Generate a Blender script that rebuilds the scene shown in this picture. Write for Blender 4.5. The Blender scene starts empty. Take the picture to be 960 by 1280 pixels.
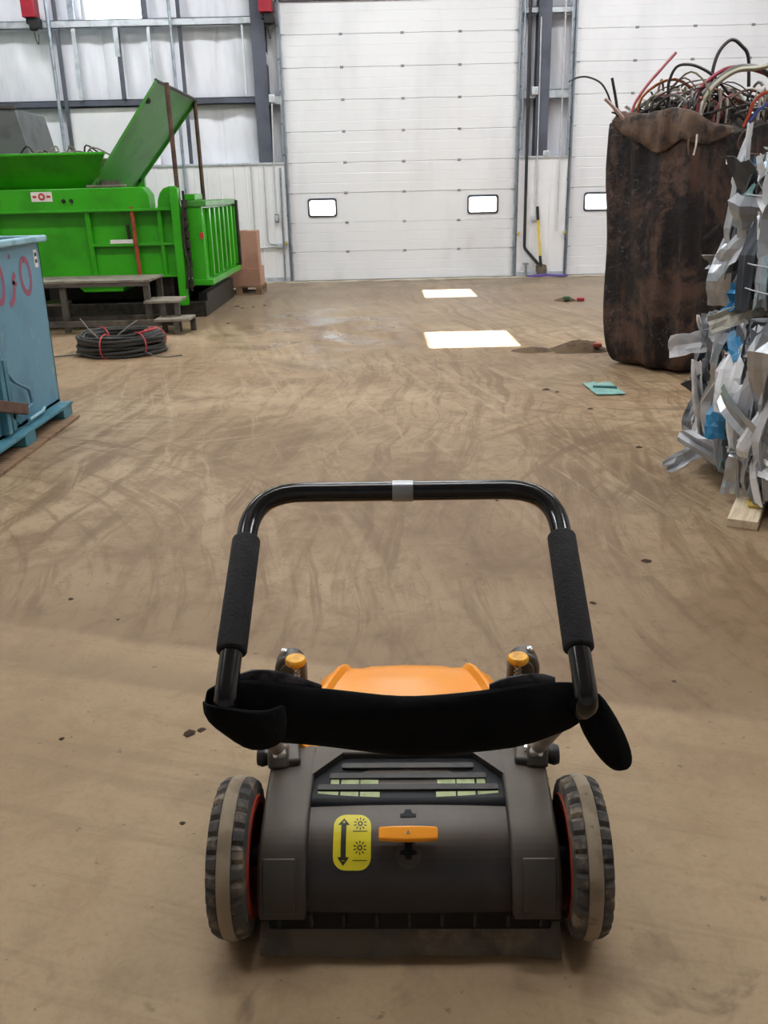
import bpy, bmesh, math, random
from mathutils import Vector, Matrix, noise

scene = bpy.context.scene
C = scene.collection
random.seed(7)
R = math.radians
PI = math.pi

# ------------------------------------------------------------------ camera
cam_d = bpy.data.cameras.new('camera')
cam_d.sensor_fit = 'VERTICAL'
cam_d.sensor_height = 32.0
cam_d.lens = 1100.0 / 1280.0 * 32.0
cam_d.clip_end = 300
cam = bpy.data.objects.new('camera', cam_d)
C.objects.link(cam)
PITCH = math.atan(400 / 1100)
cam.matrix_world = (Matrix.Translation((0, 0, 1.55)) @ Matrix.Rotation(PI / 2 - PITCH, 4, 'X')
                    @ Matrix.Rotation(-0.023, 4, 'Z'))
scene.camera = cam

# ------------------------------------------------------------------ world, sun, exposure
world = bpy.data.worlds.new('world')
scene.world = world
world.use_nodes = True
wb = world.node_tree.nodes['Background']
wb.inputs[0].default_value = (0.80, 0.90, 1.0, 1)
wb.inputs[1].default_value = 5.0

SUN_EL = R(64)
sun_d = bpy.data.lights.new('sun', 'SUN')
sun_d.energy = 75.0
sun_d.angle = R(0.5)
sun_d.color = (1.0, 0.96, 0.88)
sun = bpy.data.objects.new('sun', sun_d)
sun.rotation_euler = (PI / 2 - SUN_EL, 0, 0)      # from behind the camera, shining towards +Y
C.objects.link(sun)

scene.view_settings.view_transform = 'Standard'
scene.view_settings.look = 'None'
scene.view_settings.gamma = 1.0
scene.view_settings.use_curve_mapping = False
scene.view_settings.exposure = 0.0

# ceiling light fixtures (positions and power); built with the ceiling below
FIXTURES = [(x, y) for y in (3.0, 8.5, 14.0) for x in (-5.0, 0.0, 5.0)]
FIX_POWER = 156.0
FIX_COLOR = (0.965, 0.985, 1.0)
CEIL = 6.8
WALL = 17.05


# ------------------------------------------------------------------ helpers
def srgb(r, g, b):
    def c(v):
        v /= 255.0
        return v / 12.92 if v <= 0.04045 else ((v + 0.055) / 1.055) ** 2.4
    return (c(r), c(g), c(b), 1.0)


class NT:
    """tiny node-tree writer"""
    def __init__(self, m):
        self.t = m.node_tree
        self.n = m.node_tree.nodes
        self.l = m.node_tree.links

    def node(self, typ, **kw):
        n = self.n.new(typ)
        for k, v in kw.items():
            setattr(n, k, v)
        return n

    def link(self, a, b):
        self.l.new(a, b)

    def setin(self, sock, v):
        if isinstance(v, bpy.types.NodeSocket):
            self.l.new(v, sock)
        else:
            sock.default_value = v

    def math(self, op, a, b=0.0, c=0.0, clamp=False):
        n = self.n.new('ShaderNodeMath')
        n.operation = op
        n.use_clamp = clamp
        for i, v in enumerate((a, b, c)):
            self.setin(n.inputs[i], v)
        return n.outputs[0]

    def mix(self, fac, a, b, mode='MIX'):
        n = self.n.new('ShaderNodeMix')
        n.data_type = 'RGBA'
        n.blend_type = mode
        self.setin(n.inputs[0], fac)
        self.setin(n.inputs[6], a)
        self.setin(n.inputs[7], b)
        return n.outputs[2]

    def noise(self, vec, scale, detail=3.0, rough=0.55, dist=0.0):
        n = self.n.new('ShaderNodeTexNoise')
        n.inputs['Scale'].default_value = scale
        n.inputs['Detail'].default_value = detail
        n.inputs['Roughness'].default_value = rough
        n.inputs['Distortion'].default_value = dist
        if vec is not None:
            self.l.new(vec, n.inputs['Vector'])
        return n.outputs[0]

    def step(self, v, lo, hi):
        n = self.n.new('ShaderNodeMapRange')
        n.interpolation_type = 'SMOOTHSTEP'
        self.setin(n.inputs[0], v)
        n.inputs[1].default_value = lo
        n.inputs[2].default_value = hi
        return n.outputs[0]

    def comb(self, x, y, z=0.0):
        n = self.n.new('ShaderNodeCombineXYZ')
        for i, v in enumerate((x, y, z)):
            self.setin(n.inputs[i], v)
        return n.outputs[0]


MATS = {}


def mat(name, col, rough=0.5, metal=0.0, col2=None, scale=6.0, lo=0.45, hi=0.65, bump=0.0, bscale=None,
        stretch=None, spec=0.5, dust=None, dscale=3.0, dlo=0.5, dhi=0.75, settled_lit=None):
    if name in MATS:
        return MATS[name]
    m = bpy.data.materials.new(name)
    m.use_nodes = True
    MATS[name] = m
    k = NT(m)
    b = k.n['Principled BSDF']
    b.inputs['Roughness'].default_value = rough
    b.inputs['Metallic'].default_value = metal
    b.inputs['Specular IOR Level'].default_value = spec
    tc = k.node('ShaderNodeTexCoord')
    vec = tc.outputs['Object']
    if stretch:
        mp = k.node('ShaderNodeMapping')
        mp.inputs['Scale'].default_value = stretch
        k.link(vec, mp.inputs[0])
        vec = mp.outputs[0]
    out = None
    if col2 is None:
        col2 = tuple(c * 0.82 for c in col[:3]) + (1,)
    nz = k.noise(vec, scale, 4.0)
    out = k.mix(k.step(nz, lo, hi), col, col2)
    if dust is not None:
        nd = k.noise(vec, dscale, 5.0, 0.65)
        out = k.mix(k.step(nd, dlo, dhi), out, dust)
    if settled_lit is not None:      # dust on level tops, with their lit look painted in
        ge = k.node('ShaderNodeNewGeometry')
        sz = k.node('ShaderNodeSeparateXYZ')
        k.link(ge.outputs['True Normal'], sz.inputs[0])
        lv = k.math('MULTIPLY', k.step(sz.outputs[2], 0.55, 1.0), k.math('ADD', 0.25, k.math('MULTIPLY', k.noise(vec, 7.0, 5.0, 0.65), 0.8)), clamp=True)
        out = k.mix(lv, out, settled_lit)
    k.link(out, b.inputs['Base Color'])
    if bump:
        bp = k.node('ShaderNodeBump')
        bp.inputs['Strength'].default_value = bump
        bp.inputs['Distance'].default_value = 0.01
        k.link(k.noise(vec, bscale or scale * 4, 3.0), bp.inputs['Height'])
        k.link(bp.outputs[0], b.inputs['Normal'])
    return m


def pane_mat(name='clear_pane', tint=(0.97, 0.99, 1.0, 1)):
    if name in MATS:
        return MATS[name]
    m = bpy.data.materials.new(name)
    m.use_nodes = True
    MATS[name] = m
    k = NT(m)
    k.n.remove(k.n['Principled BSDF'])
    t = k.node('ShaderNodeBsdfTransparent')
    t.inputs[0].default_value = tint
    g = k.node('ShaderNodeBsdfGlossy')
    g.inputs['Roughness'].default_value = 0.05
    mx = k.node('ShaderNodeMixShader')
    mx.inputs[0].default_value = 0.05
    k.link(t.outputs[0], mx.inputs[1])
    k.link(g.outputs[0], mx.inputs[2])
    k.link(mx.outputs[0], k.n['Material Output'].inputs[0])
    return m


ORG = {}


def tag(o, label=None, cat=None, group=None, kind=None):
    if label:
        o['label'] = label
    if cat:
        o['category'] = cat
    if group:
        o['group'] = group
    if kind:
        o['kind'] = kind
    return o


def thing(name, label, cat, loc=(0, 0, 0), rz=0.0, group=None, kind=None):
    o = bpy.data.objects.new(name, None)
    o.empty_display_size = 0.1
    C.objects.link(o)
    o.location = loc
    o.rotation_euler = (0, 0, rz)
    ORG[o.name] = Vector(loc)
    return tag(o, label, cat, group, kind)


def link(name, mesh, parent=None, loc=(0, 0, 0), rot=None):
    o = bpy.data.objects.new(name, mesh)
    C.objects.link(o)
    o.location = loc
    if rot is not None:
        o.rotation_euler = rot
    if parent is not None:
        o.parent = parent
        ORG[o.name] = ORG.get(parent.name, Vector())
    return o


class MB:
    """collects faces of one mesh"""
    def __init__(self):
        self.v = []
        self.f = []

    def add(self, vs, fs):
        o = len(self.v)
        self.v += [Vector(p) for p in vs]
        self.f += [tuple(i + o for i in q) for q in fs]
        return self

    def box(self, x0, x1, y0, y1, z0, z1):
        vs = [(x0, y0, z0), (x1, y0, z0), (x1, y1, z0), (x0, y1, z0), (x0, y0, z1), (x1, y0, z1), (x1, y1, z1), (x0, y1, z1)]
        return self.add(vs, [(0, 3, 2, 1), (4, 5, 6, 7), (0, 1, 5, 4), (1, 2, 6, 5), (2, 3, 7, 6), (3, 0, 4, 7)])

    def bar(self, a, b, w, h, up=(0, 0, 1)):
        """box beam from a to b with width w and height h"""
        a, b = Vector(a), Vector(b)
        d = (b - a).normalized()
        s = d.cross(Vector(up))
        if s.length < 1e-4:
            s = d.cross(Vector((0, 1, 0)))
        s.normalize()
        u = s.cross(d).normalized()
        s *= w / 2
        u *= h / 2
        vs = [a - s - u, a + s - u, a + s + u, a - s + u, b - s - u, b + s - u, b + s + u, b - s + u]
        return self.add(vs, [(0, 3, 2, 1)[::-1], (4, 5, 6, 7)[::-1], (0, 1, 5, 4)[::-1], (1, 2, 6, 5)[::-1], (2, 3, 7, 6)[::-1], (3, 0, 4, 7)[::-1]])

    def loft(self, rings, closed=True, caps=True):
        n = len(rings[0])
        vs = [p for r in rings for p in r]
        fs = []
        for i in range(len(rings) - 1):
            for j in range(n if closed else n - 1):
                a, b = i * n + j, i * n + (j + 1) % n
                fs.append((a, b, b + n, a + n))
        if caps and closed:
            fs.append(tuple(range(n))[::-1])
            fs.append(tuple((len(rings) - 1) * n + j for j in range(n)))
        return self.add(vs, fs)

    def tube(self, pts, r, n=8, closed=False, caps=True):
        pts = [Vector(p) for p in pts]
        m = len(pts)
        rs = r if isinstance(r, (list, tuple)) else [r] * m
        rings = []
        prev = None
        for i, p in enumerate(pts):
            if closed:
                d = pts[(i + 1) % m] - pts[i - 1]
            else:
                d = pts[min(i + 1, m - 1)] - pts[max(i - 1, 0)]
            d.normalize()
            if prev is None:
                s = d.cross(Vector((0, 0, 1)))
                if s.length < 0.05:
                    s = d.cross(Vector((1, 0, 0)))
            else:
                s = prev - d * prev.dot(d)
            s.normalize()
            prev = s.copy()
            u = d.cross(s)
            rings.append([p + (s * math.cos(t) + u * math.sin(t)) * rs[i] for t in [2 * PI * k / n for k in range(n)]])
        if closed:
            rings.append(rings[0])
            self.loft(rings, True, False)
        else:
            self.loft(rings, True, caps)
        return self

    def lathe(self, prof, center, axis='Z', n=24, caps=True):
        """prof: list of (radius, offset along axis)"""
        c = Vector(center)
        rings = []
        for r, h in prof:
            ring = []
            for k in range(n):
                t = 2 * PI * k / n
                a, b = r * math.cos(t), r * math.sin(t)
                ring.append(c + Vector({'Z': (a, b, h), 'X': (h, a, b), 'Y': (b, h, a)}[axis]))
            rings.append(ring)
        return self.loft(rings, True, caps)

    def prism(self, poly, d0, d1, plane='XZ'):
        """extrude a 2-D polygon; plane XZ -> along Y, YZ -> along X, XY -> along Z"""
        def P(q, d):
            a, b = q
            return {'XZ': (a, d, b), 'YZ': (d, a, b), 'XY': (a, b, d)}[plane]
        n = len(poly)
        vs = [P(q, d0) for q in poly] + [P(q, d1) for q in poly]
        fs = [tuple(range(n)), tuple(range(n, 2 * n))[::-1]]
        fs += [(i, (i + 1) % n, (i + 1) % n + n, i + n)[::-1] for i in range(n)]
        return self.add(vs, fs)

    def build(self, name, m, parent=None, smooth=None, bevel=0.0, seg=2, subsurf=0, solid=0.0, local=False, org=None):
        o0 = Vector()
        if org is not None:
            o0 = Vector(org)
        elif parent is not None and not local:
            o0 = ORG.get(parent.name, Vector())
        me = bpy.data.meshes.new(name)
        me.from_pydata([tuple(p - o0) for p in self.v], [], self.f)
        bm = bmesh.new()
        bm.from_mesh(me)
        bmesh.ops.remove_doubles(bm, verts=bm.verts, dist=1e-6)
        bmesh.ops.recalc_face_normals(bm, faces=bm.faces)
        bm.to_mesh(me)
        bm.free()
        if m is not None:
            me.materials.append(m)
        if smooth is not None:
            me.shade_smooth()
            if smooth < 179:
                me.set_sharp_from_angle(angle=R(smooth))
        o = link(name, me, parent)
        if org is not None:
            o.location = org
            ORG[o.name] = Vector(org)
        if solid:
            md = o.modifiers.new('solid', 'SOLIDIFY')
            md.thickness = solid
            md.offset = 0
        if bevel:
            md = o.modifiers.new('bevel', 'BEVEL')
            md.width = bevel
            md.segments = seg
            md.limit_method = 'ANGLE'
            md.angle_limit = R(35)
            if smooth is None:
                me.shade_smooth()
                me.set_sharp_from_angle(angle=R(50))
        if subsurf:
            md = o.modifiers.new('sub', 'SUBSURF')
            md.levels = md.render_levels = subsurf
        return o


def cat_rom(pts, k=6):
    """smooth curve through points"""
    P = [Vector(p) for p in pts]
    P = [P[0] * 2 - P[1]] + P + [P[-1] * 2 - P[-2]]
    out = []
    for i in range(1, len(P) - 2):
        a, b, c, d = P[i - 1], P[i], P[i + 1], P[i + 2]
        for j in range(k):
            t = j / k
            out.append(0.5 * ((2 * b) + (c - a) * t + (2 * a - 5 * b + 4 * c - d) * t * t + (3 * b - a - 3 * c + d) * t ** 3))
    out.append(P[-2])
    return out


def fillet(pts, rad, k=6):
    """polyline with rounded corners"""
    P = [Vector(p) for p in pts]
    out = [P[0]]
    for i in range(1, len(P) - 1):
        r = rad[i - 1] if isinstance(rad, (list, tuple)) else rad
        a = (P[i - 1] - P[i])
        b = (P[i + 1] - P[i])
        ra = min(r, a.length * 0.49)
        rb = min(r, b.length * 0.49)
        p0 = P[i] + a.normalized() * ra
        p1 = P[i] + b.normalized() * rb
        for j in range(k + 1):
            t = j / k
            out.append(p0 * (1 - t) ** 2 + P[i] * 2 * t * (1 - t) + p1 * t * t)
    out.append(P[-1])
    return out


def rrect(x0, x1, y0, y1, r, k=4):
    out = []
    for cx, cy, a in ((x1 - r, y1 - r, 0), (x0 + r, y1 - r, 90), (x0 + r, y0 + r, 180), (x1 - r, y0 + r, 270)):
        for j in range(k + 1):
            t = R(a + 90 * j / k)
            out.append((cx + r * math.cos(t), cy + r * math.sin(t)))
    return out


# ------------------------------------------------------------------ materials
def floor_material():
    m = bpy.data.materials.new('dusty_concrete')
    m.use_nodes = True
    k = NT(m)
    b = k.n['Principled BSDF']
    tc = k.node('ShaderNodeTexCoord')
    P = tc.outputs['Object']
    sep = k.node('ShaderNodeSeparateXYZ')
    k.link(P, sep.inputs[0])
    X, Y = sep.outputs[0], sep.outputs[1]
    warp = k.noise(P, 0.7, 2.0)
    tan = srgb(148, 123, 94)
    light = srgb(168, 145, 115)
    brown = srgb(110, 85, 58)
    dark = srgb(76, 57, 39)
    # concrete tone
    col = k.mix(k.step(k.noise(P, 0.55, 5.0, 0.6), 0.38, 0.64), tan, light)
    col = k.mix(k.math('MULTIPLY', k.step(k.noise(P, 1.6, 6.0, 0.65, 0.4), 0.47, 0.68), 0.75), col, brown)

    def arcs(cx, cy, rs, asc, lo, hi):
        dx = k.math('SUBTRACT', X, cx)
        dy = k.math('SUBTRACT', Y, cy)
        r = k.math('SQRT', k.math('ADD', k.math('MULTIPLY', dx, dx), k.math('MULTIPLY', dy, dy)))
        a = k.math('ARCTAN2', dy, dx)
        v = k.comb(k.math('ADD', k.math('MULTIPLY', r, rs), k.math('MULTIPLY', warp, 1.2)), k.math('MULTIPLY', a, asc))
        return k.step(k.noise(v, 1.0, 4.0, 0.7), lo, hi), r

    # tyre tracks running towards the door
    Xc = k.math('ADD', X, k.math('MULTIPLY', k.math('SINE', k.math('MULTIPLY', Y, 0.55)), 0.28))
    v = k.comb(k.math('ADD', k.math('MULTIPLY', Xc, 7.0), k.math('MULTIPLY', warp, 3.0)), k.math('MULTIPLY', Y, 0.32))
    v2 = k.comb(k.math('ADD', k.math('MULTIPLY', k.math('ADD', X, k.math('MULTIPLY', Y, 0.22)), 9.0), k.math('MULTIPLY', warp, 2.0)), k.math('MULTIPLY', Y, 0.35), 7.0)
    tr = k.step(k.noise(v, 1.0, 4.0, 0.7), 0.47, 0.63)
    trm = k.math('MULTIPLY', tr, k.math('MULTIPLY', k.step(Y, 2.6, 4.0), 0.85))
    trm = k.math('MULTIPLY', trm, k.step(k.noise(P, 0.45, 2.0), 0.30, 0.50))
    col = k.mix(trm, col, brown)
    lt = k.math('MULTIPLY', k.step(k.noise(v2, 1.0, 4.0, 0.7), 0.52, 0.66), k.math('MULTIPLY', k.step(Y, 2.8, 4.5), 0.6))
    col = k.mix(lt, col, srgb(178, 156, 126))
    # turning scrub marks
    for cx, cy, rs, asc, lo, hi, r0, r1, amt, c in (
            (-3.4, 3.0, 9.0, 2.2, 0.50, 0.64, 4.6, 3.2, 0.7, brown),
            (3.6, 3.4, 8.0, 2.0, 0.50, 0.64, 4.6, 3.4, 0.65, brown),
            (2.6, 8.4, 10.0, 2.4, 0.52, 0.66, 3.6, 2.4, 0.5, dark),
            (-1.9, 7.6, 11.0, 2.4, 0.50, 0.62, 3.2, 2.0, 0.6, light)):
        s, r = arcs(cx, cy, rs, asc, lo, hi)
        fall = k.node('ShaderNodeMapRange')
        k.link(r, fall.inputs[0])
        fall.inputs[1].default_value = r0
        fall.inputs[2].default_value = r1
        msk = k.math('MULTIPLY', k.math('MULTIPLY', s, fall.outputs[0]), amt)
        # marks only on the unswept part
        msk = k.math('MULTIPLY', msk, k.step(k.math('ADD', Y, k.math('MULTIPLY', X, 0.296)), 2.6, 2.8))
        col = k.mix(msk, col, c)
    # the swept lane in the foreground: clean-edged and paler
    q = k.math('ADD', Y, k.math('ADD', k.math('MULTIPLY', X, 0.296), k.math('MULTIPLY', k.math('SUBTRACT', k.noise(P, 3.0, 2.0), 0.5), 0.05)))
    dirty = k.step(q, 2.60, 2.67)
    half = k.step(q, 2.32, 2.38)
    swept = k.mix(k.step(k.noise(P, 1.1, 5.0, 0.6), 0.42, 0.66), srgb(164, 140, 108), srgb(147, 122, 91))
    sv = k.comb(k.math('MULTIPLY', q, 11.0), k.math('MULTIPLY', X, 0.9))
    swept = k.mix(k.math('MULTIPLY', k.step(k.noise(sv, 1.0, 4.0, 0.65), 0.50, 0.66), 0.35), swept, srgb(124, 100, 73))
    lane = k.mix(k.math('MULTIPLY', half, 0.45), swept, k.mix(0.6, swept, tan))
    col = k.mix(k.math('MULTIPLY', k.math('SUBTRACT', 1.0, dirty), 0.85), col, lane)
    # ridge of swept-up dust just beyond the lane's edge
    rdg = k.math('MULTIPLY', k.step(q, 2.62, 2.68), k.math('SUBTRACT', 1.0, k.step(q, 2.72, 3.3)))
    col = k.mix(k.math('MULTIPLY', rdg, 0.42), col, brown)
    rd2 = k.math('MULTIPLY', k.math('MULTIPLY', k.step(q, 2.33, 2.37), k.math('SUBTRACT', 1.0, k.step(q, 2.38, 2.58))), k.math('SUBTRACT', 1.0, k.step(X, -0.5, -0.1)))
    col = k.mix(k.math('MULTIPLY', rd2, 0.55), col, srgb(128, 106, 80))
    # large brown zones beyond the lane
    big = k.math('MULTIPLY', k.step(k.noise(P, 0.33, 3.0, 0.5, 0.3), 0.42, 0.62), k.math('MULTIPLY', dirty, 0.5))
    col = k.mix(big, col, brown)
    # mottled dust at hand size, streaked a little along the aisle
    mot = k.step(k.noise(k.comb(k.math('MULTIPLY', X, 1.25), Y), 6.0, 7.0, 0.72, 0.6), 0.46, 0.66)
    col = k.mix(k.math('MULTIPLY', mot, k.math('ADD', k.math('MULTIPLY', dirty, 0.3), 0.22)), col, brown)
    pal = k.step(k.noise(P, 3.1, 6.0, 0.7, 0.3), 0.55, 0.72)
    col = k.mix(k.math('MULTIPLY', pal, 0.35), col, light)
    # oil stains and trodden-in dirt
    st = k.step(k.noise(P, 2.3, 5.0, 0.6, 0.8), 0.64, 0.76)
    col = k.mix(k.math('MULTIPLY', st, 0.6), col, dark)
    near = k.math('MULTIPLY', k.step(k.noise(P, 5.5, 4.0, 0.6, 0.6), 0.56, 0.70), k.math('SUBTRACT', 1.0, k.step(Y, 1.2, 1.65)))
    col = k.mix(k.math('MULTIPLY', near, 0.75), col, dark)
    # brown mud strip in front of the door
    mud = k.math('MULTIPLY', k.step(Y, 13.4, 16.4), k.step(k.noise(P, 1.3, 4.0, 0.6), 0.42, 0.62))
    col = k.mix(k.math('MULTIPLY', mud, 0.55), col, dark)
    sp = k.step(k.noise(P, 24.0, 3.0, 0.6), 0.66, 0.73)
    col = k.mix(k.math('MULTIPLY', sp, 0.55), col, dark)
    col = k.mix(k.math('MULTIPLY', k.step(k.noise(P, 60.0, 3.0, 0.6), 0.4, 0.75), 0.25), col, k.mix(0.5, brown, tan))
    col = k.mix(k.math('MULTIPLY', k.step(Y, 8.5, 14.0), 0.4), col, srgb(126, 115, 102))
    k.link(col, b.inputs['Base Color'])
    # damp, shinier patches between camera and door
    pd = k.math('SQRT', k.math('ADD', k.math('POWER', k.math('SUBTRACT', X, -0.75), 2.0), k.math('POWER', k.math('MULTIPLY', k.math('SUBTRACT', Y, 10.6), 0.5), 2.0)))
    wet = k.math('MULTIPLY', k.step(k.noise(P, 1.6, 2.0, 0.5), 0.32, 0.72), k.math('SUBTRACT', 1.0, k.step(pd, 0.5, 1.6)))
    wet = k.math('ADD', wet, k.math('MULTIPLY', k.step(Y, 6.0, 12.0), k.math('MULTIPLY', k.noise(P, 0.8, 2.0), 0.45)), clamp=True)
    b.inputs['Specular IOR Level'].default_value = 0.4
    k.link(k.math('SUBTRACT', 0.62, k.math('MULTIPLY', wet, 0.42)), b.inputs['Roughness'])
    bp = k.node('ShaderNodeBump')
    bp.inputs['Strength'].default_value = 0.25
    bp.inputs['Distance'].default_value = 0.004
    k.link(k.noise(P, 22.0, 5.0, 0.7), bp.inputs['Height'])
    k.link(bp.outputs[0], b.inputs['Normal'])
    return m


M_FLOOR = floor_material()
M_WHITE = mat('white_wall_metal', srgb(232, 232, 234), 0.42, 0, srgb(224, 224, 227), 1.2, dust=srgb(208, 203, 197), dscale=1.5, dlo=0.62, dhi=0.85)
M_DOOR = mat('white_door_steel', srgb(228, 229, 232), 0.36, 0, srgb(219, 220, 223), 1.0, dust=srgb(205, 200, 195), dscale=1.3, dlo=0.6, dhi=0.9, stretch=(1, 1, 0.35))
M_INS = mat('white_vinyl_insulation', srgb(238, 239, 246), 0.28, 0, srgb(228, 229, 238), 1.6, stretch=(2.5, 1, 0.5), bump=0.35, bscale=5.0)
M_CEIL = mat('ceiling_liner', srgb(215, 216, 218), 0.6, 0, srgb(200, 201, 204), 0.7)
M_STEEL_D = mat('grey_painted_steel', srgb(84, 88, 102), 0.5, 0, srgb(70, 74, 86), 2.0)
M_GALV = mat('galvanised_steel', srgb(176, 186, 198), 0.35, 0.75, srgb(150, 160, 172), 9.0)
M_GALV_W = mat('pale_galvanised_steel', srgb(205, 211, 218), 0.4, 0.35, srgb(180, 188, 196), 6.0)
M_BLACKPIPE = mat('black_pipe', srgb(44, 44, 48), 0.45)
M_BLACK = mat('black_plastic', srgb(26, 26, 28), 0.5)
M_RED = mat('red_enamel', srgb(160, 22, 44), 0.4)
M_RUBBER = mat('black_rubber', srgb(38, 37, 36), 0.7)
M_WOODP = mat('pale_pine', srgb(222, 206, 180), 0.6, 0, srgb(204, 182, 150), 5.0, stretch=(8, 1, 8))
M_PANE = pane_mat()
M_WHITE_GROUND = mat('bright_white_ground', (0.85, 0.87, 0.9, 1), 0.8)  # white ground added outdoors so the door windows look overexposed


def struct(o):
    return tag(o, kind='structure')


# ================================================================== setting
fl = MB()
fl.box(-10, 10, -7, 17.6, -0.3, 0)
floor = struct(fl.build('floor', M_FLOOR))

g = MB()
g.add([(-150, 17.7, -0.05), (150, 17.7, -0.05), (150, 200, -0.05), (-150, 200, -0.05)], [(0, 1, 2, 3)])
tag(struct(g.build('outdoor_ground', M_WHITE_GROUND)), 'bright white ground added outside to whiten the overhead door windows')

# ---- ceiling with two skylights (sun patches fall from them)
SH = CEIL / math.tan(SUN_EL)
SKY = [(0.53, 1.46, 9.24 - SH, 10.36 - SH), (0.73, 1.51, 13.90 - SH, 15.03 - SH)]
xs = sorted({-10, 10} | {s[0] for s in SKY} | {s[1] for s in SKY})
ys = sorted({-7, 17.6} | {s[2] for s in SKY} | {s[3] for s in SKY})
cb = MB()
for i in range(len(xs) - 1):
    for j in range(len(ys) - 1):
        cx, cy = (xs[i] + xs[i + 1]) / 2, (ys[j] + ys[j + 1]) / 2
        if any(s[0] < cx < s[1] and s[2] < cy < s[3] for s in SKY):
            continue
        cb.box(xs[i], xs[i + 1], ys[j], ys[j + 1], CEIL, CEIL + 0.02)
ceiling = struct(cb.build('ceiling', M_CEIL))
for n, s in enumerate(SKY):
    w = MB().box(s[0] - .05, s[1] + .05, s[2] - .05, s[3] + .05, CEIL + .045, CEIL + .05).build('window_%d' % (n + 5), M_PANE)
    struct(w)
    fr = MB()
    fr.box(s[0] - .05, s[0], s[2] - .05, s[3] + .05, CEIL + .02, CEIL + .045)
    fr.box(s[1], s[1] + .05, s[2] - .05, s[3] + .05, CEIL + .02, CEIL + .045)
    fr.box(s[0], s[1], s[2] - .05, s[2], CEIL + .02, CEIL + .045)
    fr.box(s[0], s[1], s[3], s[3] + .05, CEIL + .02, CEIL + .045)
    fr.build('window_frame', M_GALV, w)

# ---- ceiling light fixtures
M_DIFF = bpy.data.materials.new('lamp_diffuser')
M_DIFF.use_nodes = True
_b = M_DIFF.node_tree.nodes['Principled BSDF']
_b.inputs['Emission Color'].default_value = (1, 0.97, 0.92, 1)
_b.inputs['Emission Strength'].default_value = 3.0
fx_label = {-5.0: 'left', 0.0: 'middle', 5.0: 'right'}
for i, (x, y) in enumerate(FIXTURES):
    t = thing('ceiling_light', 'long white ceiling lamp in the %s row, %s from the overhead door' % (fx_label[x], ['third', 'second', 'first'][i // 3]), 'lamp',
              (x, y, CEIL - .25), group='ceiling lamps')
    MB().box(x - 1.25, x + 1.25, y - .3, y + .3, CEIL - .2, CEIL - .0).build('housing', M_WHITE, t)
    MB().box(x - 1.2, x + 1.2, y - .27, y + .27, CEIL - .215, CEIL - .2).build('diffuser', M_DIFF, t)
    ld = bpy.data.lights.new('lamp_light', 'AREA')
    ld.shape = 'RECTANGLE'
    ld.size, ld.size_y = 2.4, 0.54
    ld.energy = FIX_POWER * (0.72 if y < 5 else 1.0) * (1.25 if abs(x) > 1 and y > 12 else 1.0)
    ld.color = FIX_COLOR
    lo = bpy.data.objects.new('lamp_light', ld)
    C.objects.link(lo)
    lo.parent = t
    lo.location = (0, 0, 0.02)

# ---- side and back walls
struct(MB().box(-10.2, -10, -7, 17.6, 0, CEIL).build('wall_left', M_WHITE))
struct(MB().box(10, 10.2, -7, 17.6, 0, CEIL).build('wall_right', M_WHITE))
struct(MB().box(-10, 10, -7.2, -7, 0, CEIL).build('wall_back', M_WHITE))

# ---- front wall: backing with openings for two doors and a high window
D1 = (-1.60, 2.52)
D2 = (3.50, 7.62)
DH = 4.63
wf = MB()
YB0, YB1 = 17.42, 17.62
WX0, WX1, WZ0, WZ1 = -5.05, -3.96, 4.40, 5.9
wf.box(-10, WX0, YB0, YB1, 0, CEIL)
wf.box(WX0, WX1, YB0, YB1, 0, WZ0)
wf.box(WX0, WX1, YB0, YB1, WZ1, CEIL)
wf.box(WX1, D1[0], YB0, YB1, 0, CEIL)
wf.box(D1[0], D1[1], YB0, YB1, DH, CEIL)
wf.box(D1[1], D2[0], YB0, YB1, 0, CEIL)
wf.box(D2[0], D2[1], YB0, YB1, DH, CEIL)
wf.box(D2[1], 10, YB0, YB1, 0, CEIL)
wall = struct(wf.build('wall_front', M_WHITE))

# insulation sheets between the studs: wavy vinyl, one sheet per bay
def ins_sheet(x0, x1, z0, z1, seed):
    nx, nz = 22, 16
    vs, fs = [], []
    for j in range(nz + 1):
        for i in range(nx + 1):
            u, v = i / nx, j / nz
            x = x0 + (x1 - x0) * u
            z = z0 + (z1 - z0) * v
            e = math.sin(PI * u) ** 0.5 * math.sin(PI * v) ** 0.4
            d = 0.05 * noise.noise(Vector((x * 3.2 + seed, 0, z * 0.6))) + 0.03 * noise.noise(Vector((x * 7 + z * 1.5, seed, z * 1.6)))
            vs.append((x, 17.36 - 0.06 * e + d * e, z))
    for j in range(nz):
        for i in range(nx):
            a = j * (nx + 1) + i
            fs.append((a, a + 1, a + nx + 2, a + nx + 1))
    o = MB().add(vs, fs).build('insulation_sheet', M_INS, wall, smooth=180)
    return o


bays = [-10, -8.4, -6.9, -5.5, -4.75, -4.4, -3.5, -2.75, -2.1, -1.62]
for i in range(len(bays) - 1):
    for (z0, z1) in ((2.05, 3.13), (3.13, 4.36), (4.36, 6.0)):
        a, b = bays[i], bays[i + 1]
        if z0 > 4.3 and b > WX0 + .05 and a < WX1 - .05:
            continue
        ins_sheet(a, b, z0, z1, i * 3.1 + z0)
for (a, b) in ((2.53, 2.80), (2.80, 3.08), (3.08, 3.49)):
    for (z0, z1) in ((2.05, 3.13), (3.13, 4.36), (4.36, 6.0)):
        ins_sheet(a, b, z0, z1, a * 5 + z0)
ins_sheet(-5.52, -5.05, 4.36, 6.0, 3.3)
ins_sheet(-3.96, -3.5, 4.36, 6.0, 5.3)

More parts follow.
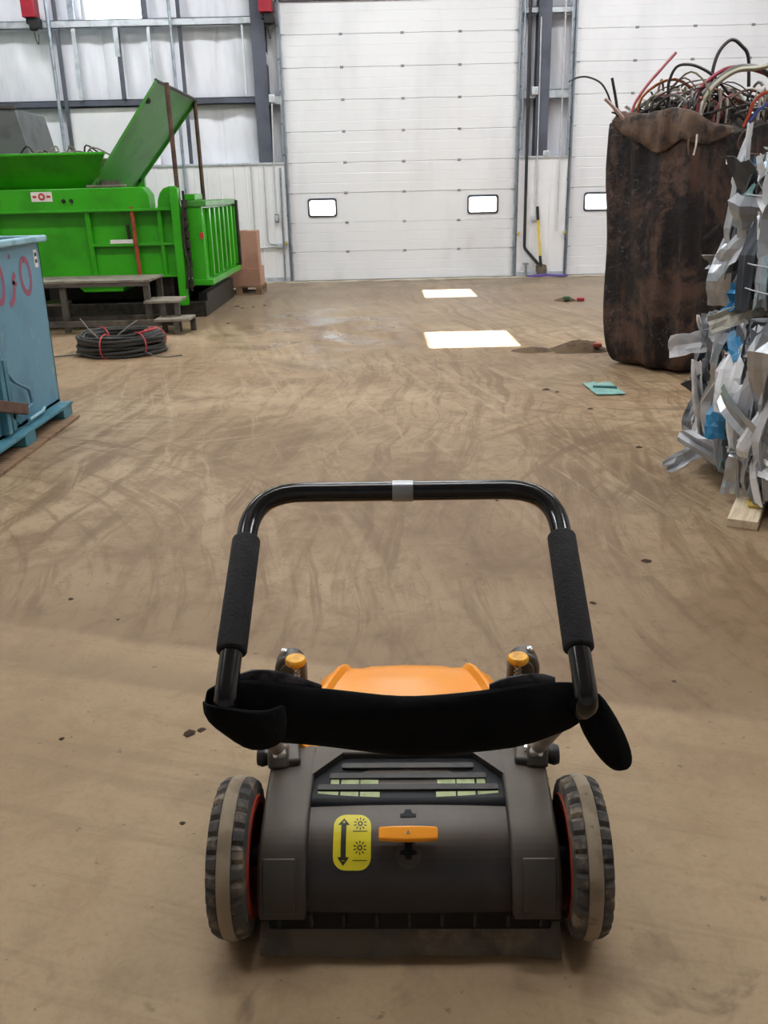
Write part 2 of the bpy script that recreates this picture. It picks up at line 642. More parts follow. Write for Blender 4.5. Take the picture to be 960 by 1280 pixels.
# wainscot liner panels
def wain(x0, x1, top):
    n = max(1, round((x1 - x0) / 0.92))
    w = (x1 - x0) / n
    for i in range(n):
        a, b = x0 + i * w + .002, x0 + (i + 1) * w - .002
        poly = [(a, 17.06), (a, 17.012)]
        k = max(1, int((b - a) / .23))
        for j in range(k):
            c = a + (b - a) * (j + .5) / k
            if j:
                e = a + (b - a) * j / k
                poly += [(e - .014, 17.012), (e - .009, 17.003), (e + .009, 17.003), (e + .014, 17.012)]
        poly += [(b, 17.012), (b, 17.06)]
        MB().prism(poly, 0.02, top, 'XY').build('liner_panel', M_WHITE, wall)
    MB().box(x0, x1, 16.985, 17.42, top, top + .03).build('cap_trim', M_GALV_W, wall)
    MB().box(x0, x1, 16.99, 17.012, 0.0, 0.09).build('base_trim', M_GALV_W, wall)


wain(-10, D1[0] - .05, 2.06)
wain(D1[1] + .05, D2[0] - .05, 2.07)
wain(D2[1] + .05, 10, 2.07)

# smooth white board above the wainscot, behind the green machine
MB().box(-5.5, -3.90, 17.20, 17.23, 2.10, 3.06).build('white_board', M_WHITE, wall)

# columns (I section), girts, studs
def ibeam(x, z0, z1, w=.235, y0=17.0, y1=17.3):
    m = MB()
    m.box(x - w / 2, x + w / 2, y0, y0 + .014, z0, z1)
    m.box(x - .006, x + .006, y0 + .014, y1 - .014, z0, z1)
    m.box(x - w / 2, x + w / 2, y1 - .014, y1, z0, z1)
    return m.build('column', M_STEEL_D, wall)


ibeam(-1.975, 2.09, CEIL, .235)
ibeam(2.955, 2.10, CEIL, .225)
ibeam(-8.2, 2.09, CEIL)


def girt(x0, x1, z, m, h=.10, y=17.12):
    b = MB()
    b.box(x0, x1, y, y + .012, z - h / 2, z + h / 2)
    b.box(x0, x1, y, y + .2, z + h / 2 - .012, z + h / 2)
    b.box(x0, x1, y, y + .2, z - h / 2, z - h / 2 + .012)
    return b.build('girt', m, wall)


girt(-10, -2.10, 3.13, M_STEEL_D, .11)
girt(-10, -2.10, 4.365, M_GALV_W, .12, 17.05)
for (a, b) in ((-1.85, -1.60), (2.56, 2.84), (3.07, 3.48)):
    girt(a, b, 3.11, M_GALV_W, .15, 17.06)
    girt(a, b, 4.42, M_GALV_W, .10, 17.06)


def stud(x, z0, z1, m, w=.06, y=17.08, x2=None):
    MB().bar((x, y, z0), (x if x2 is None else x2, y, z1), w, .05, (0, 1, 0)).build('stud', m, wall)


stud(-5.43, 2.35, CEIL, M_STEEL_D, .06)
stud(-5.15, 3.18, 4.30, M_GALV_W, .07)
stud(-5.15, 4.43, CEIL, M_GALV, .10)
stud(-4.40, 3.18, 4.30, M_STEEL_D, .07)
stud(-4.42, 3.85, 4.30, M_GALV_W, .08, 17.05)
stud(-3.86, 3.2, 4.30, M_GALV_W, .05)
stud(-3.90, 4.43, CEIL, M_STEEL_D, .09)
stud(-3.33, 2.1, CEIL, M_STEEL_D, .06, 17.12)
stud(-2.25, 3.18, 4.30, M_GALV_W, .035)

# high window
w1 = MB()
w1.box(WX0, WX1, 17.5, 17.51, WZ0, WZ1)
win = struct(w1.build('window_1', M_PANE))
wfm = MB()
wfm.box(WX0, WX0 + .05, 17.40, 17.56, WZ0, WZ1)
wfm.box(WX1 - .05, WX1, 17.40, 17.56, WZ0, WZ1)
wfm.box(WX0 + .05, WX1 - .05, 17.40, 17.56, WZ0, WZ0 + .04)
wfm.box(WX0 + .05, WX1 - .05, 17.40, 17.56, WZ1 - .05, WZ1)
wfm.build('window_frame', M_WHITE, win)
MB().box(WX0 + .17, WX0 + .185, 17.47, 17.5, WZ0 + .04, WZ1 - .05).build('mullion', M_GALV, win)

# ---- overhead doors
M_HINGE = mat('grey_hinge', srgb(150, 152, 157), 0.45, 0.4)
M_TRACK = mat('galvanised_track', srgb(150, 158, 168), 0.4, 0.6, srgb(128, 136, 146), 5.0)
M_BLKFRAME = mat('dark_window_gasket', srgb(70, 72, 78), 0.6)
M_SEAL = mat('dark_seal', srgb(70, 68, 66), 0.8)


def overhead_door(idx, x0, x1, wins, hinge_x, visible=True):
    d = thing('door_%d' % idx, None, None, ((x0 + x1) / 2, WALL, 0))
    struct(d)
    SEC = 0.5137
    for k in range(9):
        z0 = 0.012 + k * SEC
        z1 = min(z0 + SEC - .005, DH)
        m = MB()
        if k == 2 and wins:
            xx = [x0]
            for a, b in wins:
                m.box(xx[-1], a, WALL, WALL + .045, z0, z1)
                m.box(a, b, WALL, WALL + .045, z0, 1.155)
                m.box(a, b, WALL, WALL + .045, 1.445, z1)
                xx.append(b)
            m.box(xx[-1], x1, WALL, WALL + .045, z0, z1)
            m.box(x0, x1, WALL + .02, WALL + .045, z1, z1 + .005)
            p = m.build('panel', M_DOOR, d)
            for a, b in wins:
                f = MB()
                poly = rrect(a - .02, b + .02, 1.135, 1.465, .05)
                inn = rrect(a + .015, b - .015, 1.17, 1.43, .04)
                n = len(poly)
                vs = []
                for q, yy in ((poly, WALL - .012), (inn, WALL - .012), (inn, WALL + .03), (poly, WALL + .0)):
                    vs += [(u, yy, v) for u, v in q]
                fs = []
                for r in range(3):
                    for j in range(n):
                        fs.append((r * n + j, r * n + (j + 1) % n, (r + 1) * n + (j + 1) % n, (r + 1) * n + j))
                f.add(vs, fs)
                f.build('window_frame', M_BLKFRAME, p)
                MB().prism(inn, WALL + .02, WALL + .026).build('window_pane', M_PANE, p)
        else:
            # lightly pressed steel section: two shallow grooves
            prof = [(WALL + .045, z0), (WALL + .004, z0), (WALL, z0 + .008)]
            h = z1 - z0
            for t in (.33, .66):
                zc = z0 + h * t
                prof += [(WALL, zc - .008), (WALL + .0025, zc - .003), (WALL + .0025, zc + .003), (WALL, zc + .008)]
            prof += [(WALL, z1 - .008), (WALL + .004, z1), (WALL + .02, z1), (WALL + .02, z1 + .005), (WALL + .045, z1 + .005)]
            m.prism(prof, x0, x1, 'YZ')
            p = m.build('panel', M_DOOR, d)
        if k:
            for hx in hinge_x:
                hb = MB()
                hb.box(hx - .03, hx + .03, WALL - .010, WALL, z0 - .022, z0 + .018)
                hb.tube([(hx - .03, WALL - .012, z0 - .004), (hx + .03, WALL - .012, z0 - .004)], .009, 6)
                hb.build('hinge', M_HINGE, d)
    # tracks and jamb angles
    for sx, ex in ((-1, x0), (1, x1)):
        t = MB()
        t.box(ex + sx * .035 - .018, ex + sx * .035 + .018, WALL - .085, WALL - .06, 0, DH + .6)
        t.box(ex + sx * .05 - .004, ex + sx * .05 + .004, WALL - .085, WALL - .02, 0, DH + .6)
        t.build('track', M_TRACK, d)
        t = MB()
        t.box(min(ex, ex + sx * .085), max(ex, ex + sx * .085), WALL - .012, WALL + .004, 0, DH + .6)
        t.build('jamb_angle', M_GALV_W, d)
        t = MB()
        t.box(min(ex, ex + sx * .08), max(ex, ex + sx * .08), WALL + .004, 17.62, 0, DH)
        t.build('jamb', M_WHITE, d)
        for k in range(1, 9):
            z = 0.012 + k * SEC
            r = MB()
            r.tube([(ex - sx * .05, WALL - .02, z), (ex + sx * .035, WALL - .055, z)], .008, 6)
            r.lathe([(.018, -.008), (.022, 0), (.018, .008)], (ex + sx * .02, WALL - .05, z), 'X', 10)
            r.build('track_roller', M_HINGE, d)
            br = MB()
            br.box(min(ex + sx * .05, ex + sx * .09), max(ex + sx * .05, ex + sx * .09), WALL - .03, WALL - .012, z + .12, z + .16)
            br.build('track_bracket', M_TRACK, d)
    MB().box(x0, x1, WALL - .004, WALL + .04, 0, .014).build('bottom_seal', M_SEAL, d)
    MB().box(x0 - .1, x1 + .1, WALL - .05, 17.42, DH, DH + .06).build('header', M_STEEL_D, d)
    sh = MB().tube([(x0, WALL - .12, DH + .25), (x1, WALL - .12, DH + .25)], .025, 10)
    sh.build('torsion_shaft', M_GALV, d)
    return d


overhead_door(1, -1.575, 2.495, [(-1.245, -.752), (1.672, 2.205)], (-.56, .50, 1.50))
overhead_door(2, 3.525, 7.595, [(3.80, 4.33), (6.8, 7.33)], (4.55, 5.55, 6.55))

# concrete threshold strip under the doors
M_CURB = mat('pale_concrete', srgb(178, 168, 154), 0.8, 0, srgb(140, 124, 104), 2.5)
struct(MB().box(-10, 10, 16.72, 17.02, 0, .012).build('trim_1', M_CURB))

# ---- wall fittings (each its own thing)
def pipe(name, pts, r, m, label, cat='conduit', group=None, n=8, rad=.06):
    p0 = Vector(pts[0])
    b = MB().tube(fillet(pts, rad) if len(pts) > 2 else pts, r, n)
    o = b.build(name, m, None, smooth=60, org=(p0.x, p0.y, min(Vector(p).z for p in pts)))
    return tag(o, label, cat, group)


M_CONDW = mat('white_conduit', srgb(200, 202, 206), 0.4, 0.2)
gp = pipe('gas_pipe', [(2.665, 16.93, CEIL - .05), (2.705, 16.93, .52), (2.985, 16.93, .215), (2.985, 16.99, .20)], .028, M_BLACKPIPE,
          'black steel pipe running down the wall between the doors, kinked at the bottom', 'pipe', rad=.05)
pipe('conduit', [(-5.53, 16.98, CEIL - .05), (-5.53, 16.98, 2.35)], .032, M_GALV, 'thick galvanised conduit on the far left wall below the red box')
pipe('conduit', [(-3.46, 16.96, CEIL - .05), (-3.44, 16.96, .3)], .028, M_GALV, 'galvanised conduit rising behind the raised green lid')
pipe('conduit', [(-1.80, 16.955, 3.05), (-1.83, 16.955, 2.0), (-1.83, 16.955, 1.22)], .014, M_CONDW, 'thin pale conduit dropping beside the left dark column')
pipe('conduit', [(-2.02, 16.985, 2.03), (-2.02, 16.985, .70), (-1.86, 16.985, .68)], .012, M_CONDW, 'thin grey conduit bending right low on the white panel left of the first door', rad=.08)
pipe('conduit', [(-2.25, 16.985, 2.03), (-2.25, 16.985, .62), (-1.86, 16.985, .635)], .012, M_CONDW, 'outer thin grey conduit bending right low on the panel beside the cardboard boxes', rad=.1)
pipe('conduit', [(-1.72, 16.985, 2.0), (-1.74, 16.985, .05)], .018, M_GALV, 'grey conduit running to the floor at the left edge of the first door')
pipe('conduit', [(2.88, 16.97, 4.3), (2.90, 16.97, 1.1)], .012, M_CONDW, 'thin conduit ending at the switch above the yellow shovel')
pipe('conduit', [(3.28, 16.96, CEIL - .05), (3.30, 16.96, .8)], .014, M_CONDW, 'thin pale conduit right of the dark column between the doors')
pipe('conduit', [(2.60, 16.95, CEIL - .05), (2.60, 16.95, 2.2)], .016, M_GALV, 'galvanised conduit hugging the right track of the first door')
pipe('conduit', [(3.40, 16.95, CEIL - .05), (3.42, 16.95, 2.1)], .018, M_GALV, 'galvanised conduit beside the left track of the second door')


def wall_box(name, x, z, w, h, d, m, label, cat, y=16.99, lid=M_GALV_W):
    t = thing(name, label, cat, (x, y, z - h / 2))
    MB().box(x - w / 2, x + w / 2, y - d, y, z - h / 2, z + h / 2).build('box_body', m, t, bevel=.006)
    MB().box(x - w * .4, x + w * .4, y - d - .008, y - d, z - h * .4, z + h * .4).build('cover_plate', lid, t, bevel=.003)
    return t


wall_box('junction_box', -1.80, 3.13, .10, .13, .08, M_WHITE, 'white junction box on the bracket right of the left column', 'electrical box', 17.05)
wall_box('junction_box', 2.81, 3.16, .11, .13, .08, M_WHITE, 'white junction box on the bracket between the doors beside the column', 'electrical box', 17.05)
wall_box('junction_box', 3.05, 2.14, .10, .09, .08, M_WHITE, 'small white box at the foot of the column between the doors', 'electrical box', 17.05)
wall_box('wall_switch', -1.83, 1.14, .07, .14, .06, M_BLACK, 'small black control switch on the wall left of the first door', 'switch')
wall_box('wall_switch', 2.86, 1.04, .07, .10, .05, M_GALV_W, 'small grey switch box beside the yellow shovel handle', 'switch', lid=M_CONDW)
wall_box('junction_box', -1.80, .66, .10, .10, .06, M_CONDW, 'grey junction box low on the wall left of the first door', 'electrical box')
wall_box('door_sensor', 2.585, .78, .05, .06, .05, M_GALV_W, 'yellow safety sensor at the right jamb of the first door', 'sensor', lid=mat('yellow_lens', srgb(214, 190, 60), .4))
wall_box('door_sensor', 3.44, .78, .05, .06, .05, M_GALV_W, 'yellow safety sensor at the left jamb of the second door', 'sensor', lid=MATS['yellow_lens'])
wall_box('door_sensor', -1.68, .70, .05, .06, .05, M_GALV_W, 'yellow safety sensor at the left jamb of the first door', 'sensor', lid=MATS['yellow_lens'])


def red_unit(x, label):
    t = thing('door_operator', label, 'machine', (x, 16.95, 4.2))
    MB().box(x - .11, x + .11, 16.72, 16.98, 4.43, 4.75).build('red_cover', M_RED, t, bevel=.012)
    m = MB()
    m.box(x - .03, x + .14, 16.78, 16.95, 4.27, 4.43)
    m.box(x - .08, x + .02, 16.80, 16.93, 4.34, 4.43)
    m.build('black_gearbox', M_BLACK, t, bevel=.01)
    MB().lathe([(.05, -.06), (.06, -.04), (.06, .04), (.05, .06)], (x + .02, 16.86, 4.30), 'X', 16).build('chain_wheel', M_BLACK, t, smooth=40)
    MB().tube(cat_rom([(x + .02, 16.82, 4.28), (x + .03, 16.85, 4.12), (x + .05, 16.9, 4.05), (x + .06, 16.95, 4.2)], 4), .008, 6).build('cable', M_BLACK, t)


red_unit(-1.80, 'red box with black gear mounted high beside the left column')
red_unit(-5.76, 'red box with black gear high on the far left wall')

# black thin wall cable and the shovel
M_YEL = mat('yellow_fibreglass', srgb(226, 196, 60), 0.45)
M_SPADE = mat('worn_spade_steel', srgb(112, 100, 84), 0.5, 0.5, srgb(80, 70, 58), 10)
sh = thing('shovel', 'yellow-handled shovel leaning on the wall between the doors', 'shovel', (3.02, 16.86, 0))
top = Vector((2.925, 16.965, 1.24))
bot = Vector((3.00, 16.86, .26))
MB().tube([top + (bot - top) * .22, bot], .022, 10).build('handle', M_YEL, sh, smooth=60)
MB().tube([top, top + (bot - top) * .24], .026, 10).build('grip', M_BLACK, sh, smooth=60)
MB().tube([bot + (top - bot) * .12, bot + Vector((.01, -.012, -.07))], [.026, .03], 10).build('socket', M_BLACK, sh, smooth=60)
rings = []
for t, w, d in ((0, .045, .0), (.02, .10, .006), (.12, .105, .015), (.2, .085, .012), (.235, .03, .004)):
    c = bot + Vector((.012 + t * .1, -.012 - t * .12, -.03 - t))
    rings.append([c + Vector((-w, .02 + d, 0)), c + Vector((0, d - .012, 0)), c + Vector((w, .02 + d, 0)), c + Vector((w, .026 + d, 0)), c + Vector((0, d - .006, 0)), c + Vector((-w, .026 + d, 0))])
MB().loft(rings).build('blade', M_SPADE, sh, smooth=50)
# little tap standing by the pipe
tp = thing('floor_valve', 'small grey valve standing on the floor under the black pipe', 'valve', (2.74, 16.93, 0))
MB().tube([(2.74, 16.93, 0), (2.74, 16.93, .22)], .022, 8).build('stem', M_HINGE, tp, smooth=60)
MB().lathe([(.01, -.02), (.055, -.012), (.055, .012), (.01, .02)], (2.74, 16.93, .24), 'Z', 12).build('wheel_handle', M_HINGE, tp, smooth=40)

# ================================================================== the push sweeper
M_SHELL = mat('dusty_black_plastic', srgb(62, 58, 55), 0.5, 0, srgb(47, 45, 45), 5.0, dust=srgb(96, 87, 76), dscale=4.0, dlo=0.5, dhi=0.85, bump=0.05, bscale=300, settled_lit=srgb(104, 94, 82))
M_SHELL2 = mat('black_panel_plastic', srgb(38, 37, 39), 0.42, 0, srgb(31, 30, 33), 6.0, dust=srgb(70, 64, 58), dscale=5.0, dlo=0.52, dhi=0.85, settled_lit=srgb(104, 92, 79))
M_DARK = mat('dark_recess_plastic', srgb(19, 21, 26), 0.55, 0, srgb(14, 15, 19), 8.0, spec=0.3)
M_ORANGE = mat('orange_plastic', srgb(250, 160, 34), 0.3, 0, srgb(246, 152, 28), 3.0, dust=srgb(235, 170, 80), dscale=6.0, dlo=0.55, dhi=0.9)
M_TUBE = mat('black_glossy_paint', srgb(14, 14, 17), 0.16, 0, srgb(18, 18, 21), 12.0)
M_FOAM = mat('black_foam', srgb(34, 34, 37), 0.9, 0, srgb(28, 28, 30), 40.0, bump=0.3, bscale=160.0)
M_BARE = mat('scuffed_steel_arm', srgb(136, 124, 112), 0.42, 0.55, srgb(96, 88, 80), 14.0)
M_CHROME = mat('bright_steel', srgb(210, 210, 212), 0.22, 0.9)
M_TYRE = mat('grey_black_tyre', srgb(74, 71, 68), 0.8, 0, srgb(56, 55, 54), 14.0, dust=srgb(140, 124, 104), dscale=22.0, dlo=0.48, dhi=0.72)
M_TYREC = mat('dusty_tyre_band', srgb(150, 136, 116), 0.9, 0, srgb(128, 114, 95), 14.0, dust=srgb(88, 80, 70), dscale=20.0, dlo=0.6, dhi=0.75)
M_RIM = mat('red_wheel_rim', srgb(150, 44, 24), 0.5, 0, srgb(110, 34, 22), 6.0)
M_FLAP = mat('dusty_rubber_flap', srgb(100, 91, 79), 0.75, 0, srgb(78, 71, 62), 7.0, dust=srgb(140, 123, 101), dscale=6.0, dlo=0.5, dhi=0.8)
M_STICK = mat('yellow_sticker', srgb(226, 212, 40), 0.4, 0, srgb(220, 204, 36), 5.0)
M_INK = mat('black_ink', srgb(42, 40, 22), 0.5)
M_CELL = mat('pale_green_filter', srgb(176, 186, 140), 0.7, 0, srgb(150, 160, 118), 30.0)

SWX, SWY = 0.037, 1.568
sw = thing('push_sweeper', 'orange and black push sweeper with a looped black handle in the foreground', 'sweeper', (SWX, SWY, 0), R(-1.6))


def W(x, Y, z):
    """sweeper-local point: x across, Y = distance in front of the camera, z up"""
    return Vector((x, Y - SWY, z))


# -- rear cover: profile from lower lip over to the top, as arc-length curve
PROF_C = cat_rom([(0, 1.474, .105), (0, 1.472, .15), (0, 1.492, .20), (0, 1.535, .245), (0, 1.60, .272), (0, 1.68, .288), (0, 1.76, .298), (0, 1.84, .303)], 5)
PROF_S = cat_rom([(0, 1.452, .10), (0, 1.450, .155), (0, 1.472, .215), (0, 1.52, .263), (0, 1.60, .292), (0, 1.68, .307), (0, 1.76, .316), (0, 1.84, .320)], 5)


def cover(profile, x0, x1, depth, shrink=0.0, nx=8, crown=0.0):
    rings = []
    n = len(profile)
    for i in range(nx + 1):
        t = i / nx
        ring = []
        for j, p in enumerate(profile):
            s = 1 - shrink * j / (n - 1)
            x = (x0 + (x1 - x0) * t)
            x = x * s
            c = crown * (1 - (2 * t - 1) ** 2)
            ring.append(W(x, p.y - c, p.z + c * .4))
        for j in range(n - 1, -1, -1):
            p = profile[j]
            s = 1 - shrink * j / (n - 1)
            q = profile[min(j + 1, n - 1)] - profile[max(j - 1, 0)]
            nrm = Vector((0, q.z, -q.y)).normalized()
            x = (x0 + (x1 - x0) * t) * s
            ring.append(W(x, p.y, p.z) + nrm * depth)
        rings.append(ring)
    return MB().loft(rings)


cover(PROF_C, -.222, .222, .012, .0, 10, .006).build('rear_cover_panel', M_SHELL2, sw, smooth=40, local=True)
for s in (-1, 1):
    a, b = (-.322, -.2185) if s < 0 else (.2185, .322)
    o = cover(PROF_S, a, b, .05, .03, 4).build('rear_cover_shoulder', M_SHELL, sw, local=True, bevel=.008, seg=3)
    # raised flat pad low on each shoulder
    pad = PROF_S[2:13]
    pd = cover([p + Vector((0, -.004, .002)) for p in pad], s * .238 - .0, s * .308, .006, 0, 2)
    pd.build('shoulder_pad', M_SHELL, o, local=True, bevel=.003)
    # side skirt between shoulder and axle
    sk = MB().prism([(p.y - SWY + .012, p.z - .012) for p in PROF_S[::3]] + [(2.02 - SWY, .30), (2.10 - SWY, .12), (1.95 - SWY, .05), (1.55 - SWY, .045)], s * .300, s * .318, 'YZ')
    sk.build('side_skirt', M_DARK, sw, local=True)

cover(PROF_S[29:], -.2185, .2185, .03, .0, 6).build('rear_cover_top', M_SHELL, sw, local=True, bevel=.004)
# surface mapping for things lying on the rear panel: t = 0..1 along the profile
_len = [0.0]
for a, b in zip(PROF_C[:-1], PROF_C[1:]):
    _len.append(_len[-1] + (b - a).length)


def onpanel(x, s, off):
    """s = arc length from the lower lip in metres"""
    i = 0
    while i < len(_len) - 2 and _len[i + 1] < s:
        i += 1
    f = (s - _len[i]) / (_len[i + 1] - _len[i])
    p = PROF_C[i].lerp(PROF_C[i + 1], f)
    d = (PROF_C[min(i + 2, len(PROF_C) - 1)] - PROF_C[max(i - 1, 0)]).normalized()
    n = Vector((0, -d.z, d.y))
    t = (x + .222) / .444
    c = .006 * (1 - (2 * t - 1) ** 2)
    return W(x, p.y - c, p.z + c * .4) + n * off


def flat_on(poly, off, thick, name, m, parent, holes=None, rows=6):
    """a thin polygon (x, s) wrapped on the panel"""
    bm = bmesh.new()
    vs = [bm.verts.new((x, s, 0)) for x, s in poly]
    bm.faces.new(vs)
    smin, smax = min(p[1] for p in poly), max(p[1] for p in poly)
    for k in range(1, rows):
        c = smin + (smax - smin) * k / rows
        bmesh.ops.bisect_plane(bm, geom=bm.verts[:] + bm.edges[:] + bm.faces[:], plane_co=(0, c, 0), plane_no=(0, 1, 0))
    b = MB()
    bm.verts.index_update()
    n = len(bm.verts)
    vv = [onpanel(v.co.x, v.co.y, off + thick) for v in bm.verts] + [onpanel(v.co.x, v.co.y, off - .001) for v in bm.verts]
    ff = [tuple(v.index for v in f.verts) for f in bm.faces]
    be = [(e.verts[0].index, e.verts[1].index) for e in bm.edges if e.is_boundary]
    ff2 = ff + [tuple(i + n for i in f)[::-1] for f in ff] + [(a, c, c + n, a + n) for a, c in be]
    bm.free()
    b.add(vv, ff2)
    return b.build(name, m, parent, local=True)


# -- sticker with arrow and brush-height pictograms
S0 = .125
stk = flat_on(rrect(-.161, -.080, .100, .217, .026, 5), .001, .0012, 'height_sticker', M_STICK, sw)
tag(stk, 'yellow brush height sticker with a double arrow')
ar = -.139
arrow = [(ar - .0055, .126), (ar - .0055, .193), (ar - .0125, .193), (ar, .208), (ar + .0125, .193), (ar + .0055, .193), (ar + .0055, .126), (ar + .0125, .126), (ar, .109), (ar - .0125, .126)]
flat_on(arrow, .0024, .0004, 'arrow_mark', M_INK, stk, rows=8)
for s, kind in ((.199, '+'), (.119, '-')):
    flat_on([(ar - .003, s - .0006), (ar + .003, s - .0006), (ar + .003, s + .0006), (ar - .003, s + .0006)], .0030, .0003, 'plus_minus_mark', M_STICK, stk, rows=2)
    if kind == '+':
        flat_on([(ar - .0006, s - .003), (ar + .0006, s - .003), (ar + .0006, s + .003), (ar - .0006, s + .003)], .0030, .0003, 'plus_minus_mark', M_STICK, stk, rows=2)
bx_ = -.1035
for cs, ln in ((.196, .179), (.145, .120)):
    ring = []
    m = MB()
    for k in range(10):
        t = 2 * PI * (k + .5) / 10
        c, s_ = math.cos(t), math.sin(t)
        pts = []
        for rr, ww in ((.0078, .0008), (.0140, .0014)):
            pts.append((rr, ww))
        quad = [(bx_ + c * pts[0][0] - s_ * pts[0][1], cs + s_ * pts[0][0] + c * pts[0][1]), (bx_ + c * pts[0][0] + s_ * pts[0][1], cs + s_ * pts[0][0] - c * pts[0][1]),
                (bx_ + c * pts[1][0] + s_ * pts[1][1], cs + s_ * pts[1][0] - c * pts[1][1]), (bx_ + c * pts[1][0] - s_ * pts[1][1], cs + s_ * pts[1][0] + c * pts[1][1])]
        vv = [onpanel(q[0], q[1], .0027) for q in quad]
        m.add(vv, [(0, 1, 2, 3)])
    o_, i_ = [], []
    for k in range(16):
        t = 2 * PI * k / 16
        o_.append(onpanel(bx_ + .0056 * math.cos(t), cs + .0056 * math.sin(t), .0027))
        i_.append(onpanel(bx_ + .0030 * math.cos(t), cs + .0030 * math.sin(t), .0027))
    m.loft([o_, i_], True, False)
    m.build('brush_pictogram', M_INK, stk, local=True)
    flat_on([(bx_ - .0155, ln - .0008), (bx_ + .0155, ln - .0008), (bx_ + .0155, ln + .0008), (bx_ - .0155, ln + .0008)], .0024, .0003, 'ground_line', M_INK, stk, rows=2)

# -- vent grille
VB, VT = .246, .371
hexa = [(-.218, VB), (.218, VB), (.218, VB + .067), (.150, VT + .012), (-.150, VT + .012), (-.218, VB + .067)]
vent = flat_on(hexa, .0008, .001, 'vent_grille', M_DARK, sw, rows=8)
for sx in (-1, 1):
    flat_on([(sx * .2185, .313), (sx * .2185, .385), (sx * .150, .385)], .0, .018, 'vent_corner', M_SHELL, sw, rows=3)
for s, half in ((.345, .152), (.313, .178), (.279, .203)):
    flat_on(rrect(-half, half, s, s + .0155, .004, 3), .001, .007, 'vent_bar', mat('black_vent_plastic', srgb(52, 49, 47), .5, 0, srgb(40, 38, 38), 20.0), vent, rows=2)
for s, spans in ((.294, ((-.175, -.156), (-.151, -.111), (-.107, -.067))), (.2585, ((-.202, -.156), (-.151, -.111), (-.107, -.063)))):
    for a, b in spans:
        flat_on([(a, s), (b, s), (b, s + .018), (a, s + .018)], .001, .003, 'filter_cell', M_CELL, vent, rows=2)
        flat_on([(-b, s), (-a, s), (-a, s + .018), (-b, s + .018)], .001, .003, 'filter_cell', M_CELL, vent, rows=2)

# -- orange height-adjuster bar with its slot
sl = flat_on([(-.006, .122), (.006, .122), (.008, .130), (.019, .132), (.017, .139), (.008, .142), (.008, .170), (-.008, .170), (-.008, .142), (-.017, .139), (-.019, .132), (-.008, .130)], .0012, .0008, 'adjuster_slot', M_DARK, sw, rows=8)
sl2 = flat_on([(-.017, .212), (.017, .212), (.018, .219), (.009, .222), (.006, .231), (-.006, .231), (-.009, .222), (-.018, .219)], .0012, .0008, 'adjuster_notch', M_DARK, sw, rows=4)
ringp = [(.027 * math.cos(2 * PI * k / 20), .130 + .027 * math.sin(2 * PI * k / 20)) for k in range(20)]
flat_on(ringp, .0006, .0012, 'slot_disc', M_SHELL, sw, rows=6)
st = onpanel(0, .163, 0)
nn = (onpanel(0, .163, .01) - st).normalized()
MB().tube([st, st + nn * .03], [.012, .010], 10).build('adjuster_stem', M_DARK, sw, smooth=50, local=True)
ah = MB()
rings = []
for x, h in ((-.0625, .012), (-.059, .0145), (-.03, .0165), (0, .017), (.03, .0165), (.059, .0145), (.0625, .012)):
    c = st + nn * .034 + Vector((x, 0, 0))
    up = nn.cross(Vector((1, 0, 0))).normalized()
    rings.append([c + up * h - nn * .008, c + up * (h * .85) + nn * .007, c - up * (h * .85) + nn * .007, c - up * h - nn * .006])
ah.loft(rings)
adj = ah.build('adjuster_handle', M_ORANGE, sw, local=True, bevel=.0025)
c = st + nn * .0415
up = nn.cross(Vector((1, 0, 0))).normalized()
tri = [c + Vector((.0055 * math.sin(a), 0, 0)) - up * (.0055 * math.cos(a)) for a in (PI, PI + 2.09, PI - 2.09)]
MB().loft([tri, [p + nn * .002 for p in tri]]).build('triangle_screw', M_CHROME, adj, local=True)

# -- lower lip, inner hollow with tabs, ground flap
lip = MB().box(-.305, .305, 1.478 - SWY, 1.60 - SWY, .050, .108)
lip.build('lower_housing', M_DARK, sw, local=True, bevel=.006)
for k in range(9):
    x = -.28 + .56 * k / 8
    MB().box(x - .003, x + .003, 1.466 - SWY, 1.48 - SWY, .070, .100).build('lip_tab', M_SHELL2, sw, local=True)
fp = MB()
rings = []
for x in [-.325 + .65 * i / 12 for i in range(13)]:
    wv = .004 * math.sin(x * 14) + .003 * math.sin(x * 31 + 1)
    rings.append([W(x, 1.505, .072), W(x, 1.470 + wv * .5, .030), W(x, 1.452 + wv, .003), W(x, 1.457 + wv, .003), W(x, 1.476 + wv * .5, .031), W(x, 1.510, .070)])
fp.loft(rings)
fp.build('ground_flap', M_FLAP, sw, local=True)

# -- central chassis and orange hood
MB().box(-.30, .30, 1.60 - SWY, 2.12 - SWY, .06, .285).build('chassis', M_DARK, sw, local=True, bevel=.02)
rings = []
for Y, w, zt in ((1.765, .300, .318), (1.80, .294, .336), (1.90, .270, .352), (2.00, .245, .352), (2.07, .225, .346), (2.115, .212, .330), (2.15, .205, .295), (2.17, .200, .22), (2.175, .198, .13)):
    half = [(w + .012, max(.10, zt - .17)), (w + .010, zt - .05), (w - .006, zt - .018), (w - .028, zt - .004), (w - .040, zt + .010), (w - .050, zt + .010), (w - .062, zt - .004), (w - .09, zt - .004), (w * .45, zt + .002), (0, zt + .005)]
    half = [(x, max(z, .09)) for x, z in half]
    ring = [W(-x, Y, z) for x, z in half] + [W(x, Y, z) for x, z in half[-2::-1]]
    rings.append(ring)
hood = MB().loft(rings).build('orange_hood', M_ORANGE, sw, smooth=50, local=True)

# grey side strips where the hood meets the rear cover
for s in (-1, 1):
    MB().bar(W(s * .27, 1.70, .318), W(s * .298, 1.86, .322), .05, .02).build('hood_side_strip', M_SHELL, sw, local=True, bevel=.006)

